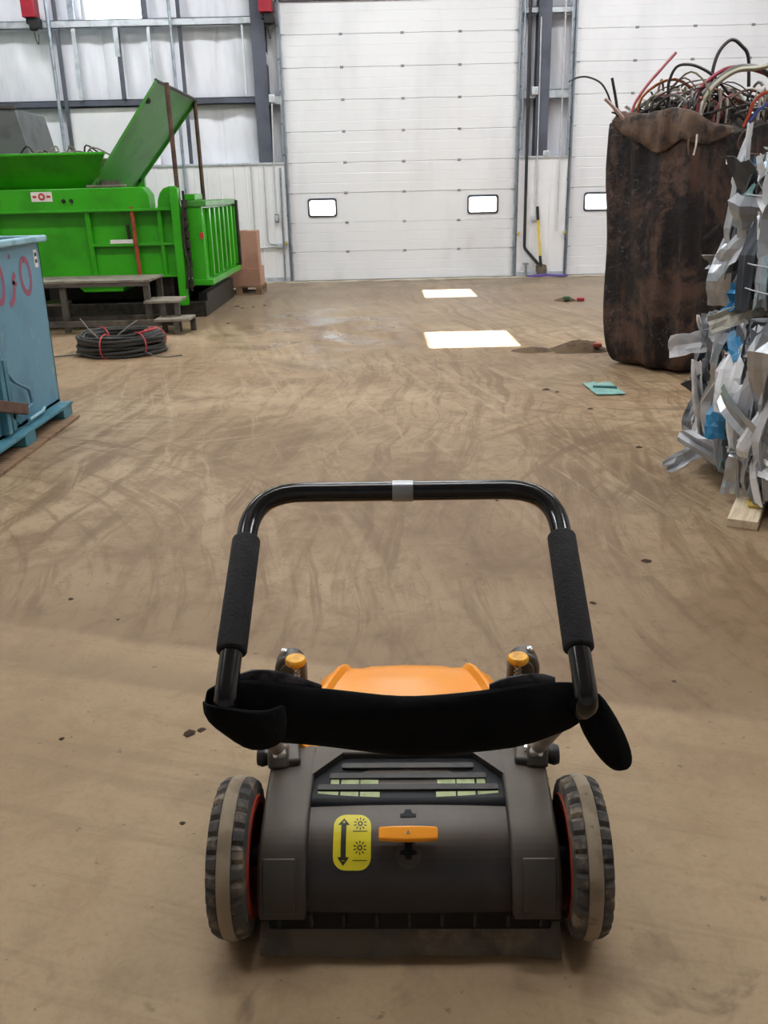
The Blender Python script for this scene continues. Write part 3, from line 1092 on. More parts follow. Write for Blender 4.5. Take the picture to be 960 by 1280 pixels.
# -- front corner brackets with sprung yellow knobs
M_KNOB = mat('yellow_knob', srgb(240, 176, 40), 0.4, 0, srgb(200, 140, 34), 40.0)
M_BRACK = mat('grey_cast_bracket', srgb(96, 90, 84), 0.4, 0.35, srgb(74, 70, 66), 12.0, dust=srgb(130, 116, 98), dscale=9)
for s in (-1, 1):
    x0 = s * .318
    arch = []
    for k in range(11):
        t = PI * k / 10
        arch.append((.042 * math.cos(t), .33 + .048 * math.sin(t)))
    poly = [(x0 + a, z) for a, z in arch] + [(x0 - .042, .12), (x0 + .042, .12)]
    br = MB().prism(poly, 2.09 - SWY, 2.15 - SWY, 'XZ').build('front_bracket', M_BRACK, sw, local=True, bevel=.010, seg=3)
    MB().prism([(x0 + a * .6, .33 + (z - .33) * .6) for a, z in arch] + [(x0 - .024, .16), (x0 + .024, .16)], 2.083 - SWY, 2.092 - SWY, 'XZ').build('bracket_rib', M_BRACK, br, local=True, bevel=.003)
    kx = s * .297
    kb = MB().tube([W(kx, 2.075, .22), W(kx, 2.075, .368)], .006, 8).build('threaded_bolt', M_CHROME, sw, local=True)
    sp = [W(kx + .009 * math.cos(t), 2.075 + .009 * math.sin(t), .27 + .085 * t / (14 * PI)) for t in [i * .5 for i in range(88)]]
    MB().tube(sp, .0022, 5).build('spring', M_HINGE, kb, local=True)
    kn = MB().lathe([(.012, 0), (.024, .002), (.0285, .008), (.0285, .016), (.025, .021), (.012, .0225), (.002, .0225)], W(kx, 2.075, .362), 'Z', 20)
    kn.build('adjusting_knob', M_KNOB, sw, smooth=40, local=True)
    MB().lathe([(.010, 0), (.010, .008), (.006, .012), (.001, .013)], W(x0 - s * .0 + s * .016, 2.12, .374), 'Z', 10).build('bracket_bolt', M_CHROME, br, smooth=40, local=True)

# -- front disc brushes under the hood
M_BRISTLE = mat('dark_bristles', srgb(46, 42, 40), 0.9, 0, srgb(70, 62, 54), 60.0)
for s in (-1, 1):
    db = MB()
    prof = []
    n = 60
    rings = []
    for r, z in ((.05, .10), (.085, .10), (.11, .075), (.165, .012), (.150, .006), (.08, .06), (.05, .07)):
        rings.append([W(s * .16 + r * (1 + (.05 if k % 2 and r > .1 else 0)) * math.cos(2 * PI * k / n), 2.02 + r * (1 + (.05 if k % 2 and r > .1 else 0)) * math.sin(2 * PI * k / n), z) for k in range(n)])
    db.loft(rings)
    db.build('disc_brush', M_BRISTLE, sw, local=True)

# -- wheels
def wheel(s):
    R0 = .172
    cx = s * .378
    n = 112
    prof = [(-.041, .115), (-.0405, .148), (-.038, .160, 1), (-.026, .167, 1), (-.0165, .1685, 1), (-.0155, .166), (-.010, .1695), (0, R0 - .001), (.010, .1695), (.0155, .166), (.0165, .1685, 1), (.026, .167, 1), (.038, .160, 1), (.0405, .148), (.041, .115)]
    rings = []
    for k in range(n):
        t = 2 * PI * k / n
        ring = []
        for p in prof:
            r = p[1]
            if len(p) == 3:
                ph = (k + (0 if p[0] < 0 else 2)) % 4
                r -= .0075 if ph == 3 else 0.0
            ring.append(W(cx + p[0], SWY + r * math.cos(t), R0 + r * math.sin(t)))
        rings.append(ring)
    rings.append(rings[0])
    m = MB().loft(rings, False, False)
    o = m.build('wheel', M_TYRE, sw, local=True, smooth=28)
    # dusty centre band of the tread
    band = []
    for k in range(73):
        t = 2 * PI * k / 72
        rr = [(-.0145, R0 - .0035), (-.010, R0 - .001), (0, R0 + .0003), (.010, R0 - .001), (.0145, R0 - .0035)]
        band.append([W(cx + a, SWY + r * math.cos(t), R0 + r * math.sin(t)) for a, r in rr])
    MB().loft(band, False, False).build('tread_band', M_TYREC, o, local=True, smooth=60)
    rim = MB()
    for a, b in (((-.0415, .130), (-.0415, .118)),):
        pass
    rim.lathe([(.128, -.044), (.132, -.040), (.120, -.034), (.105, -.020), (.04, -.012), (.04, .012), (.105, .020), (.120, .034), (.132, .040), (.128, .044), (.112, .044), (.095, .028), (.03, .022), (.03, -.022), (.095, -.028), (.112, -.044)], W(cx, SWY, R0), 'X', 40, caps=False)
    rim.build('wheel_rim', M_RIM, o, local=True, smooth=40)
    MB().tube([W(cx - .05, SWY, R0), W(cx + .05, SWY, R0)], .022, 14).build('hub', M_DARK, o, local=True, smooth=50)


wheel(-1)
wheel(1)
MB().tube([W(-.34, SWY, .172), W(.34, SWY, .172)], .011, 10).build('axle', M_BARE, sw, local=True, smooth=60)

# -- handle: bare lower arms, bent black tube, foam grips, clip
TR = .0165
HW = .250
HB = (1.040, .893)     # lower bend (Y, z)
HT = (1.384, 1.083)    # top bar
for s in (-1, 1):
    arm = fillet([W(s * .300, 1.80, .25), W(s * .300, 1.72, .345), W(s * HW * 1.02, 1.20, .775), W(s * HW, 1.14, .825)], [.04, .05])
    MB().tube(arm, TR * 1.03, 12).build('lower_arm', M_BARE, sw, smooth=60, local=True)
    cl = MB()
    cl.bar(W(s * .297, 1.70, .335), W(s * .303, 1.76, .30), .048, .05)
    clo = cl.build('arm_clamp', M_BRACK, sw, local=True, bevel=.006)
    MB().lathe([(.008, -.032), (.012, -.03), (.012, -.024)], W(s * .300, 1.735, .332), 'X', 8).build('clamp_bolt', M_CHROME, clo, local=True)
    MB().tube([W(s * .300, 1.69, .355), W(s * .285, 1.70, .345)], .012, 8).build('clamp_nut', M_CHROME, clo, local=True, smooth=50)
    MB().lathe([(.006, -.014), (.022, -.012), (.026, 0), (.022, .012), (.006, .014)], W(s * .345, 1.77, .29), 'X', 16).build('fold_knob', M_BLACK, sw, local=True, smooth=50)
path = fillet([W(-HW, 1.14, .825), W(-HW, HB[0], HB[1] - .012), W(-HW, HT[0], HT[1]), W(HW, HT[0], HT[1]), W(HW, HB[0], HB[1] - .012), W(HW, 1.14, .825)], [.035, .085, .085, .035], 9)
MB().tube(path, TR, 16).build('handle_loop', M_TUBE, sw, smooth=60, local=True)


def hp(t, s):
    return W(s * HW, HB[0] + (HT[0] - HB[0]) * t, HB[1] - .012 + (HT[1] - HB[1] + .012) * t)


for s in (-1, 1):
    gr = MB()
    a, b = hp(.235, s), hp(.755, s)
    d = (b - a)
    gr.tube([a, a + d * .01, a + d * .02, a + d * .98, a + d * .99, b], [.0195, .0218, .0225, .0225, .0218, .0195], 18)
    gr.build('foam_grip', M_FOAM, sw, smooth=60, local=True)
    MB().lathe([(.004, -.003), (.004, 0), (.001, .002)], W(s * (HW + TR), 1.07, .875), 'X', 8).build('handle_bolt', M_CHROME, sw, local=True)
clip = MB()
clip.tube([W(-.017, HT[0], HT[1]), W(.017, HT[0], HT[1])], TR + .0016, 18)
tag(clip.build('handle_clip', mat('grey_clip', srgb(150, 152, 156), .3, .6), sw, smooth=60, local=True), 'grey metal band clip')

# ================================================================== black fabric slung across the handle
M_CLOTH = mat('black_fabric', srgb(17, 17, 19), 0.95, 0, srgb(12, 12, 14), 18.0, spec=0.15, bump=0.25, bscale=50.0)
M_LINING = mat('grey_lining', srgb(80, 80, 85), 0.85, 0, srgb(46, 46, 50), 30.0, spec=0.2)
SLING = [([-0.262, 1.088, 0.897], [-0.264, 1.086, 0.850]), ([-0.229, 1.095, 0.903], [-0.234, 1.093, 0.839]), ([-0.202, 1.113, 0.895], [-0.207, 1.1, 0.799]), ([-0.17, 1.129, 0.881], [-0.175, 1.114, 0.781]),
         ([-0.126, 1.153, 0.857], [-0.13, 1.139, 0.76]), ([-0.067, 1.167, 0.839], [-0.07, 1.153, 0.74]), ([-0.006, 1.174, 0.827], [-0.009, 1.157, 0.724]),
         ([0.043, 1.173, 0.825], [0.041, 1.156, 0.719]), ([0.092, 1.173, 0.826], [0.091, 1.157, 0.722]), ([0.14, 1.166, 0.836], [0.14, 1.149, 0.731]),
         ([0.187, 1.159, 0.846], [0.188, 1.142, 0.741]), ([0.22, 1.143, 0.859], [0.222, 1.128, 0.761]), ([0.24, 1.125, 0.87], [0.242, 1.115, 0.784]), ([0.262, 1.108, 0.88], [0.265, 1.105, 0.800]), ([0.292, 1.125, 0.868], [0.294, 1.122, 0.806])]
WRAP = [([-0.260, 1.075, 0.886], [-0.262, 1.077, 0.868]), ([-0.252, 1.056, 0.888], [-0.254, 1.063, 0.852]), ([-0.227, 1.050, 0.890], [-0.232, 1.058, 0.837]),
        ([-0.2, 1.052, 0.884], [-0.204, 1.053, 0.816]), ([-0.178, 1.056, 0.880], [-0.182, 1.058, 0.808]), ([-0.158, 1.070, 0.874], [-0.162, 1.070, 0.806]), ([-0.145, 1.10, 0.866], [-0.148, 1.10, 0.800])]
FLAPP = [([0.278, 1.122, 0.866], [0.310, 1.119, 0.858]), ([0.276, 1.112, 0.833], [0.329, 1.112, 0.832]), ([0.277, 1.104, 0.811], [0.342, 1.103, 0.81]),
         ([0.29, 1.094, 0.783], [0.352, 1.093, 0.782]), ([0.306, 1.086, 0.761], [0.356, 1.085, 0.76]), ([0.32, 1.082, 0.749], [0.351, 1.081, 0.749]), ([0.329, 1.08, 0.745], [0.343, 1.08, 0.745])]
clo = thing('fabric_sling', 'black padded fabric wrapped across the sweeper handle arms', 'cloth', (0.02, 1.12, 0.72))


def padded(pairs, thick, axis_n, n=12, wob=.004, sd=0.0):
    rings = []
    for i, (a, b) in enumerate(pairs):
        a, b = Vector(a), Vector(b)
        ring = []
        nrm = axis_n
        th = thick * (1.0 if 0 < i < len(pairs) - 1 else .75)
        for k in range(n):
            t = 2 * PI * k / n
            u = .5 - .5 * math.cos(t)
            w_ = math.sin(t)
            p = a.lerp(b, u)
            p = p + nrm * (abs(w_) ** .7 * (1 if w_ > 0 else -1) * th * (1 + .25 * math.sin(u * 9 + i * .8)))
            q = noise.noise_vector(p * 14 + Vector((sd, 0, 0)))
            ring.append(p + q * wob)
        rings.append(ring)
    return MB().loft(rings)


NV = Vector((0, -.84, .54)).normalized()
padded(SLING, .020, NV).build('sling_body', M_CLOTH, clo, smooth=60, subsurf=1)
padded(WRAP, .014, Vector((.1, -.84, .5)).normalized(), sd=3).build('wrapped_end', M_CLOTH, clo, smooth=60, subsurf=1)
padded(FLAPP, .016, NV, sd=5).build('loose_end', M_CLOTH, clo, smooth=60, subsurf=1)
for (x0, x1, sgn) in ((-.215, -.10, 1), (.155, .245, -1)):
    pr = []
    for i in range(7):
        t = i / 6
        x = x0 + (x1 - x0) * t
        # follow the sling's top edge
        for (a, b), (c_, d_) in zip(SLING[:-1], SLING[1:]):
            if a[0] <= x <= c_[0]:
                f = (x - a[0]) / (c_[0] - a[0])
                e = Vector(a).lerp(Vector(c_), f)
        h = .010 * math.sin(PI * min(1, max(0, t))) ** .6
        pr.append((e + Vector((0, .006, h + .004)), e + Vector((0, .012, -.03))))
    padded(pr, .006, NV, sd=8).build('lining_edge', M_LINING, clo, smooth=60)

# ================================================================== green scrap baler
M_GREEN = mat('bright_green_paint', srgb(56, 166, 24), 0.3, 0, srgb(48, 148, 20), 2.0, dust=srgb(60, 116, 34), dscale=3.0, dlo=0.56, dhi=0.85)
M_GREENL = mat('greyish_green_lid', srgb(66, 140, 50), 0.45, 0, srgb(58, 124, 44), 2.5, dust=srgb(98, 146, 92), dscale=2.0, dlo=0.45, dhi=0.8)  # duller, greyer green than the body, with paler patches
M_RUSTB = mat('brown_rusty_bar', srgb(96, 72, 60), 0.7, 0.1, srgb(72, 52, 44), 8.0)
M_REDBAR = mat('red_brown_bar', srgb(160, 70, 44), 0.6, 0, srgb(130, 56, 38), 9.0)
M_GREASE = mat('greasy_black_steel', srgb(52, 48, 40), 0.5, 0.2, srgb(30, 28, 24), 12.0)
M_STEELB = mat('dusty_dark_steel', srgb(82, 76, 70), 0.65, 0.1, srgb(60, 56, 52), 5.0, dust=srgb(120, 108, 92), dscale=3.0, dlo=0.5, dhi=0.8)
M_TREAD = mat('dusty_tread_plate', srgb(132, 124, 112), 0.7, 0.1, srgb(108, 100, 90), 6.0)
M_SIGNW = mat('white_label', srgb(226, 222, 216), 0.5)
M_SIGNR = mat('red_print', srgb(200, 60, 50), 0.5)

gm = thing('scrap_baler', 'large bright green scrap baler with its lid raised', 'machine', (-4.6, 13.4, 0))
XL, XR = -8.2, -2.60
YF, YK = 12.2, 14.8
b = MB()
b.box(XL, XR, YF, YK, .55, 1.41)
b.build('body', M_GREEN, gm, bevel=.01)
b = MB()
b.prism([(XL, 1.40), (-2.95, 1.40), (-2.95, 1.58), (-3.02, 1.68), (XL, 1.68)], YF - .10, YF + .25, 'XZ')
b.build('top_beam', M_GREEN, gm, bevel=.012)
MB().box(XL, -2.56, YF - .13, YF + .02, 1.385, 1.415).build('beam_flange', M_GREEN, gm, bevel=.004)
# sloped hopper side that overhangs outwards
b = MB()
hs = [(YF + .10, 1.68), (YF - .22, 2.07), (YF - .17, 2.085), (YF + .16, 1.68)]
b.loft([[(XL, y_, z_) for y_, z_ in hs], [(-3.66 if z_ < 1.8 else -3.43, y_, z_) for y_, z_ in hs]])
b.build('hopper_side', M_GREEN, gm)
MB().box(XL, -3.42, YF - .25, YF - .15, 2.07, 2.10).build('hopper_rim', M_GREEN, gm, bevel=.004)
MB().box(XL, -3.60, YK - .2, YK - .1, 1.41, 2.08).build('hopper_back', M_GREEN, gm)
# stiffeners and rails on the front face
for x, w, z0, z1 in ((-6.2, .06, .55, 1.40), (-5.0, .06, .55, 1.40), (-3.78, .06, .55, 1.40), (-2.84, .05, .57, 1.40)):
    m = MB()
    m.prism([(YF - .10, z1), (YF, z1), (YF, z0), (YF - .03, z0)], x - w / 2, x + w / 2, 'YZ')
    m.build('stiffener', M_GREEN, gm, bevel=.004)
MB().box(-3.75, XR, YF - .07, YF, .95, .985).build('side_rail', M_GREEN, gm, bevel=.004)
MB().box(XL, XR, YF - .07, YF, .545, .58).build('bottom_rail', M_GREEN, gm, bevel=.004)
MB().box(-3.52, -3.22, YF - .075, YF - .069, .985, 1.035).build('white_plate', M_SIGNW, gm)
MB().tube([(-3.17, YF - .09, .58), (-3.19, YF - .09, 1.44)], .028, 8).build('red_bar', M_REDBAR, gm, smooth=60)
MB().tube([(-3.27, YF - .05, .99), (-3.28, YF - .05, 1.22)], .022, 8).build('short_pin', M_GREASE, gm, smooth=60)
# belly and skids
b = MB()
b.prism([(-4.15, .56), (-3.35, .56), (-3.45, .36), (-3.98, .36)], YF + .02, YK - .4, 'XZ')
b.build('belly_chute', M_GREEN, gm, bevel=.01)
for x0, x1, y0, y1, z0, z1 in ((XL, -2.36, YF + .05, YF + .20, .0, .20), (XL, -2.36, YK - .3, YK - .1, .0, .3), (-2.48, -2.36, YF + .2, YK - .3, .0, .30),
                               (-4.9, -4.75, YF + .2, YK - .3, .0, .3)):
    MB().box(x0, x1, y0, y1, z0, z1).build('skid_beam', M_GREASE, gm, bevel=.006)
for x in (-7.2, -5.6, -4.4, -2.9):
    MB().box(x - .08, x + .08, YF + .1, YF + .3, .2, .56).build('support_leg', M_GREASE, gm, bevel=.006)
MB().box(-4.9, -2.7, YF + .6, YF + .7, .2, .55).build('inner_plate', M_GREASE, gm)
# door post with hinge knuckles
MB().box(-2.66, -2.555, YF - .18, YF - .05, .18, 1.66).build('door_post', M_GREEN, gm, bevel=.008)
for k in range(9):
    z = .46 + k * .125
    MB().lathe([(.030, -.05), (.040, -.045), (.040, .045), (.030, .05)], (-2.50, YF - .10, z), 'Z', 10).build('hinge_knuckle', M_GREASE, gm, smooth=40)
MB().tube([(-2.50, YF - .10, .36), (-2.50, YF - .10, 1.62)], .018, 8).build('hinge_pin', M_GREASE, gm)
MB().tube(cat_rom([(-2.545, YF - .19, .4), (-2.50, YF - .2, .7), (-2.53, YF - .19, 1.0), (-2.50, YF - .2, 1.45)], 5), .016, 6).build('hydraulic_hose', M_GREASE, gm, smooth=60)
m = MB()
m.prism([(-2.86, 1.40), (-2.60, 1.40), (-2.60, 1.68), (-2.68, 1.68), (-2.76, 1.655), (-2.81, 1.60), (-2.84, 1.52)], YF - .06, YF + .02, 'XZ')
m.build('post_gusset', M_GREEN, gm, bevel=.006)
# end door block with vertical ribs facing the aisle
m = MB()
m.box(-2.50, -2.30, YF, YK, .46, 1.46)
m.build('end_door', M_GREEN, gm, bevel=.012)
for k in range(7):
    y = YF + .30 + k * .37
    MB().box(-2.30, -2.245, y - .05, y + .05, .52, 1.40).build('door_rib', M_GREEN, gm, bevel=.01)
MB().box(-2.52, -2.22, YF - .02, YK, .42, .50).build('door_sill', M_GREEN, gm, bevel=.01)
MB().box(-2.52, -2.235, YF - .02, YK, 1.42, 1.50).build('door_head', M_GREENL, gm, bevel=.01)
MB().box(-2.29, -2.20, YK - .12, YK - .02, .50, 1.48).build('end_plate', M_GREASE, gm, bevel=.01)
MB().box(-2.58, -2.42, YF + .25, YF + .8, 1.50, 1.58).build('latch_block', M_GREEN, gm, bevel=.01)
MB().box(-2.345, -2.295, YF - .022, YF - .016, 1.02, 1.10).build('red_tag', M_SIGNR, gm)
# raised lid and its two posts
lid = MB()
a0, a1 = Vector((-3.70, YF, 1.68)), Vector((-2.72, YF, 2.92))
b0, b1 = Vector((-3.72, 14.4, 1.68)), Vector((-2.66, 14.4, 2.90))
nrm = Vector((-.78, 0, .62)) * .018
lid.add([a0, a1, b1, b0, a0 + nrm, a1 + nrm, b1 + nrm, b0 + nrm], [(0, 1, 2, 3), (7, 6, 5, 4), (0, 4, 5, 1), (1, 5, 6, 2), (2, 6, 7, 3), (3, 7, 4, 0)])
lo = lid.build('lid', M_GREENL, gm)
MB().bar(a0 - nrm * .3, a1 - nrm * .3, .02, .03, nrm).build('lid_edge', M_GREENL, lo)
MB().bar(a1 - nrm * .2, b1 - nrm * .2, .03, .06, nrm).build('lid_edge', M_GREASE, lo)
MB().bar(b0 - nrm * .3, b1 - nrm * .3, .025, .07, nrm).build('lid_edge', M_GREENL, lo)
MB().lathe([(.03, -.04), (.04, 0), (.03, .04)], a0.lerp(a1, .83) - nrm * .8 + Vector((0, .1, 0)), 'Y', 10).build('lid_bolt', M_GREASE, lo)
MB().lathe([(.02, -.04), (.03, 0), (.02, .04)], b0.lerp(b1, .1) - nrm * .8 + Vector((0, -.02, 0)), 'Y', 10).build('lid_bolt', M_GREASE, lo)
MB().tube([(-2.60, YF + .06, 1.5), (-2.61, YF + .06, 2.90)], .030, 10).build('lid_post', M_RUSTB, gm, smooth=60)
MB().tube([(-2.66, 14.38, 1.4), (-2.67, 14.38, 2.86)], .030, 10).build('lid_post', M_RUSTB, gm, smooth=60)
MB().box(-3.75, -3.25, YF - .05, YF + .05, 1.685, 1.715).build('lid_hinge_bar', M_TREAD, gm, bevel=.005)
# warning label
sg = MB().box(-4.46, -4.19, YF - .106, YF - .10, 1.525, 1.645).build('warning_label', M_SIGNW, gm)
tri = [(-4.325 + .045 * math.cos(t), 1.585 + .045 * math.sin(t)) for t in [2 * PI * k / 14 for k in range(14)]]
tri2 = [(-4.325 + .022 * math.cos(t), 1.585 + .022 * math.sin(t)) for t in [2 * PI * k / 14 for k in range(14)]]
rg = MB()
rg.loft([[(x, YF - .1075, z) for x, z in tri], [(x, YF - .1075, z) for x, z in tri2]], True, False)
rg.build('red_symbol', M_SIGNR, sg)
for k, (xa, xb) in enumerate(((-4.44, -4.39), (-4.26, -4.21))):
    MB().box(xa, xb, YF - .1075, YF - .106, 1.57, 1.60).build('red_symbol', M_SIGNR, sg)
for x in (-4.9, -4.05, -3.95):
    MB().lathe([(.02, -.02), (.028, 0), (.02, .02)], (x, YF - .11, 1.50 + .03 * math.sin(x * 9)), 'Y', 8).build('bolt', M_GREASE, gm)

# grey box standing on the machine, scrap in the hopper
M_GREYB = mat('grey_sheet_metal', srgb(112, 112, 116), 0.5, 0.3, srgb(96, 96, 100), 3.0)
gb = thing('grey_hopper_box', 'grey sheet metal box standing on the green baler at the left edge', 'box', (-5.6, 13.2, 1.41))
m = MB()
m.prism([(-6.4, 1.41), (-4.64, 1.41), (-4.64, 2.10), (-4.76, 2.68), (-6.4, 2.78)], 12.8, 13.9, 'XZ')
m.build('box_shell', M_GREYB, gb, bevel=.01)
MB().bar((-6.4, 12.79, 2.80), (-4.75, 12.79, 2.70), .05, .03).build('top_rim', M_STEELB, gb)

# scrap heap in the hopper
M_SCRAP = mat('mixed_scrap_fill', srgb(96, 84, 70), 0.8, 0, srgb(60, 52, 46), 8.0, bump=.5, bscale=30)
hv = []
m = MB()
n = 18
rings = []
for i in range(n):
    x = -4.62 + 1.0 * i / (n - 1)
    h = .10 * math.sin(PI * i / (n - 1)) + .03 * noise.noise(Vector((x * 6, 2, 0)))
    rings.append([(x, 12.35, 1.45), (x, 12.40, 2.02 + h * .4), (x, 12.8, 2.05 + h), (x, 13.3, 2.0), (x, 13.4, 1.45)])
m.loft(rings)
o = m.build('hopper_scrap_fill', M_SCRAP, None, org=(-4.1, 12.8, 1.45), smooth=40)
tag(o, 'brown scrap heap lying in the green hopper', 'scrap', kind='stuff')

rs = random.Random(4)
for i in range(14):
    x = -4.55 + .9 * rs.random()
    y = 12.3 + .6 * rs.random()
    pts = [(x - rs.uniform(.05, .2), y, 2.06), (x, y + rs.uniform(-.1, .1), 2.13 + .10 * rs.random()), (x + rs.uniform(.05, .25), y, 2.08)]
    P_ = cat_rom(pts, 4)
    o_ = MB().tube(P_, rs.choice((.008, .012)), 5).build('wire', M_GREASE if i % 3 else M_TREAD, None, smooth=60, org=tuple(P_[0]))
    tag(o_, 'short %s scrap wire on the heap in the green hopper' % ('black' if i % 3 else 'pale grey'), 'wire', '%s wires on the green hopper' % ('black' if i % 3 else 'pale grey'))

# ================================================================== steel steps and platform in front of the baler
pf = thing('step_platform', 'dusty steel platform with two steps in front of the green baler', 'platform', (-3.6, 11.2, 0))
MB().box(-4.75, -2.78, 10.98, 11.75, .585, .615).build('deck', M_TREAD, pf, bevel=.004)
MB().box(-4.75, -2.78, 10.985, 11.0, .54, .615).build('deck_edge', M_STEELB, pf)
for x, y in ((-4.7, 11.03), (-3.85, 11.03), (-2.83, 11.03), (-4.7, 11.7), (-2.83, 11.7)):
    MB().box(x - .035, x + .035, y - .03, y + .03, 0, .585).build('leg', M_STEELB, pf)
MB().box(-2.84, -2.42, 10.85, 11.35, .345, .375).build('step_tread', M_TREAD, pf, bevel=.004)
for x in (-2.62, -2.45):
    MB().box(x - .03, x + .03, 10.87, 10.93, 0, .345).build('step_leg', M_STEELB, pf)
MB().box(-2.68, -2.26, 10.62, 11.02, .155, .185).build('step_tread', M_TREAD, pf, bevel=.004)
for x, y in ((-2.42, 10.65), (-2.29, 10.98)):
    MB().box(x - .03, x + .03, y - .03, y + .03, 0, .155).build('step_leg', M_STEELB, pf)
MB().box(-4.75, -2.45, 10.86, 10.92, .08, .15).build('base_rail', M_STEELB, pf, bevel=.004)
MB().box(-4.75, -2.7, 11.25, 11.31, .10, .16).build('base_rail', M_STEELB, pf, bevel=.004)
MB().box(-4.75, -3.95, 11.2, 11.6, .30, .33).build('lower_shelf', M_TREAD, pf, bevel=.004)

# ================================================================== cardboard boxes on a pallet beside the baler
M_CARD = mat('pinkish_cardboard', srgb(186, 142, 122), 0.8, 0, srgb(168, 124, 104), 1.5, dust=srgb(150, 112, 92), dscale=4.0, dlo=.55, dhi=.85)
M_CARD2 = mat('brown_packing_tape', srgb(150, 106, 86), 0.8)  # darker brown of the packing tape
M_PALW = mat('brown_pallet_wood', srgb(140, 112, 86), 0.8, 0, srgb(108, 84, 62), 6.0, stretch=(1, 6, 6))


def carton(name, x0, x1, y0, y1, z0, z1, rz, label):
    cx, cy = (x0 + x1) / 2, (y0 + y1) / 2
    t = thing(name, label, 'box', (cx, cy, z0), rz)
    w, d, h = (x1 - x0) / 2, (y1 - y0) / 2, z1 - z0
    MB().box(-w, w, -d, d, 0, h - .008).build('carton_body', M_CARD, t, local=True, bevel=.006)
    MB().box(-w, w, -d, -.003, h - .008, h).build('carton_flap', M_CARD, t, local=True)
    MB().box(-w, w, .003, d, h - .008, h).build('carton_flap', M_CARD, t, local=True)
    MB().box(-.04, .04, -d - .001, d + .001, h, h + .002).build('packing_tape', M_CARD2, t, local=True)
    return t


carton('cardboard_box', -2.62, -1.95, 14.95, 15.55, .14, .42, R(0), 'lower pinkish cardboard box on the pallet by the green baler')
carton('cardboard_box', -2.42, -1.97, 14.98, 15.45, .422, 1.0, R(2), 'upper pinkish cardboard box stacked beside the green baler')


def pallet(name, x0, x1, y0, y1, h, m, m2, label, nb=6, along='X'):
    """deck boards across, three stringer lines of blocks, bottom boards"""
    t = thing(name, label, 'pallet', ((x0 + x1) / 2, (y0 + y1) / 2, 0))
    n = nb
    for i in range(n):
        w = (y1 - y0) / n
        MB().box(x0, x1, y0 + i * w + .008, y0 + (i + 1) * w - .008, h - .022, h).build('deck_board', m, t, bevel=.003)
    for x in (x0 + .05, (x0 + x1) / 2, x1 - .05):
        MB().box(x - .05, x + .05, y0, y1, .022 + .0, .040).build('bottom_board', m2, t, bevel=.003)
        for y in (y0 + .06, (y0 + y1) / 2, y1 - .06):
            MB().box(x - .05, x + .05, y - .06, y + .06, .040, h - .022).build('pallet_block', m2, t)
    for y in (y0 + .05, y1 - .05):
        MB().box(x0, x1, y - .05, y + .05, 0, .022).build('base_board', m2, t, bevel=.003)
    return t


pallet('wooden_pallet', -2.68, -1.93, 14.9, 15.6, .138, M_PALW, M_PALW, 'worn wooden pallet under the cardboard boxes')

# ================================================================== coil of black wire
M_WIREB = mat('black_wire_coat', srgb(52, 52, 50), 0.55, 0, srgb(40, 40, 39), 30.0)
M_TIE = mat('red_tie', srgb(190, 70, 74), 0.5)
M_GREYW = mat('grey_wire', srgb(120, 112, 104), 0.5, .2)
coil = thing('wire_coil', 'coil of black cable tied with red string on the floor', 'cable coil', (-2.76, 9.45, 0))
rnd = random.Random(3)
for k in range(34):
    lay = k // 6
    r0 = .26 + .032 * (k % 6) + rnd.uniform(-.012, .012)
    z0 = .022 + lay * .036
    if lay >= 4:
        r0 = .28 + .03 * (k % 6)
    ph = rnd.uniform(0, 6.28)
    pts = []
    for i in range(26):
        t = 2 * PI * i / 26
        wob = .012 * math.sin(2 * t + ph) + .008 * math.sin(5 * t + ph * 2)
        sq = 1.0 + .05 * math.cos(2 * t)
        zz = z0 + .010 * math.sin(t * 3 + ph) + .015 * (lay / 5) * math.sin(t + ph)
        pts.append((-2.76 + (r0 + wob) * sq * math.cos(t) * 1.03, 9.45 + (r0 + wob) * math.sin(t), max(.018, zz)))
    MB().tube(pts, .017, 6, closed=True).build('cable_loop', M_WIREB, coil, smooth=60)
for ang in (-1.75, .4, 2.4, -.75):
    c, s = math.cos(ang), math.sin(ang)
    pts = []
    for i in range(14):
        t = 2 * PI * i / 14
        r = .345 + .135 * math.cos(t)
        pts.append((-2.76 + r * c, 9.45 + r * s, max(.008, .115 + .125 * math.sin(t))))
    MB().tube(pts, .008, 5, closed=True).build('red_tie', M_TIE, coil, smooth=60)
for pts in ([(-2.88, 9.1, .2), (-2.98, 9.12, .30), (-3.06, 9.15, .40)], [(-2.70, 9.15, .22), (-2.58, 9.2, .31), (-2.50, 9.25, .36)],
            [(-3.1, 9.2, .03), (-3.3, 9.25, .012), (-3.5, 9.15, .012)], [(-2.45, 9.15, .05), (-2.25, 9.05, .012), (-2.05, 9.12, .012)]):
    MB().tube(cat_rom(pts, 5), .008, 5).build('loose_end', M_GREYW, coil, smooth=60)
MB().tube(cat_rom([(-2.5, 9.2, .23), (-2.4, 9.18, .26), (-2.30, 9.22, .28)], 5), .012, 5).build('red_tail', M_TIE, coil, smooth=60)
MB().tube(cat_rom([(-2.92, 9.13, .02), (-2.86, 9.05, .012), (-2.80, 9.02, .012)], 4), .012, 5).build('red_tail', M_TIE, coil, smooth=60)

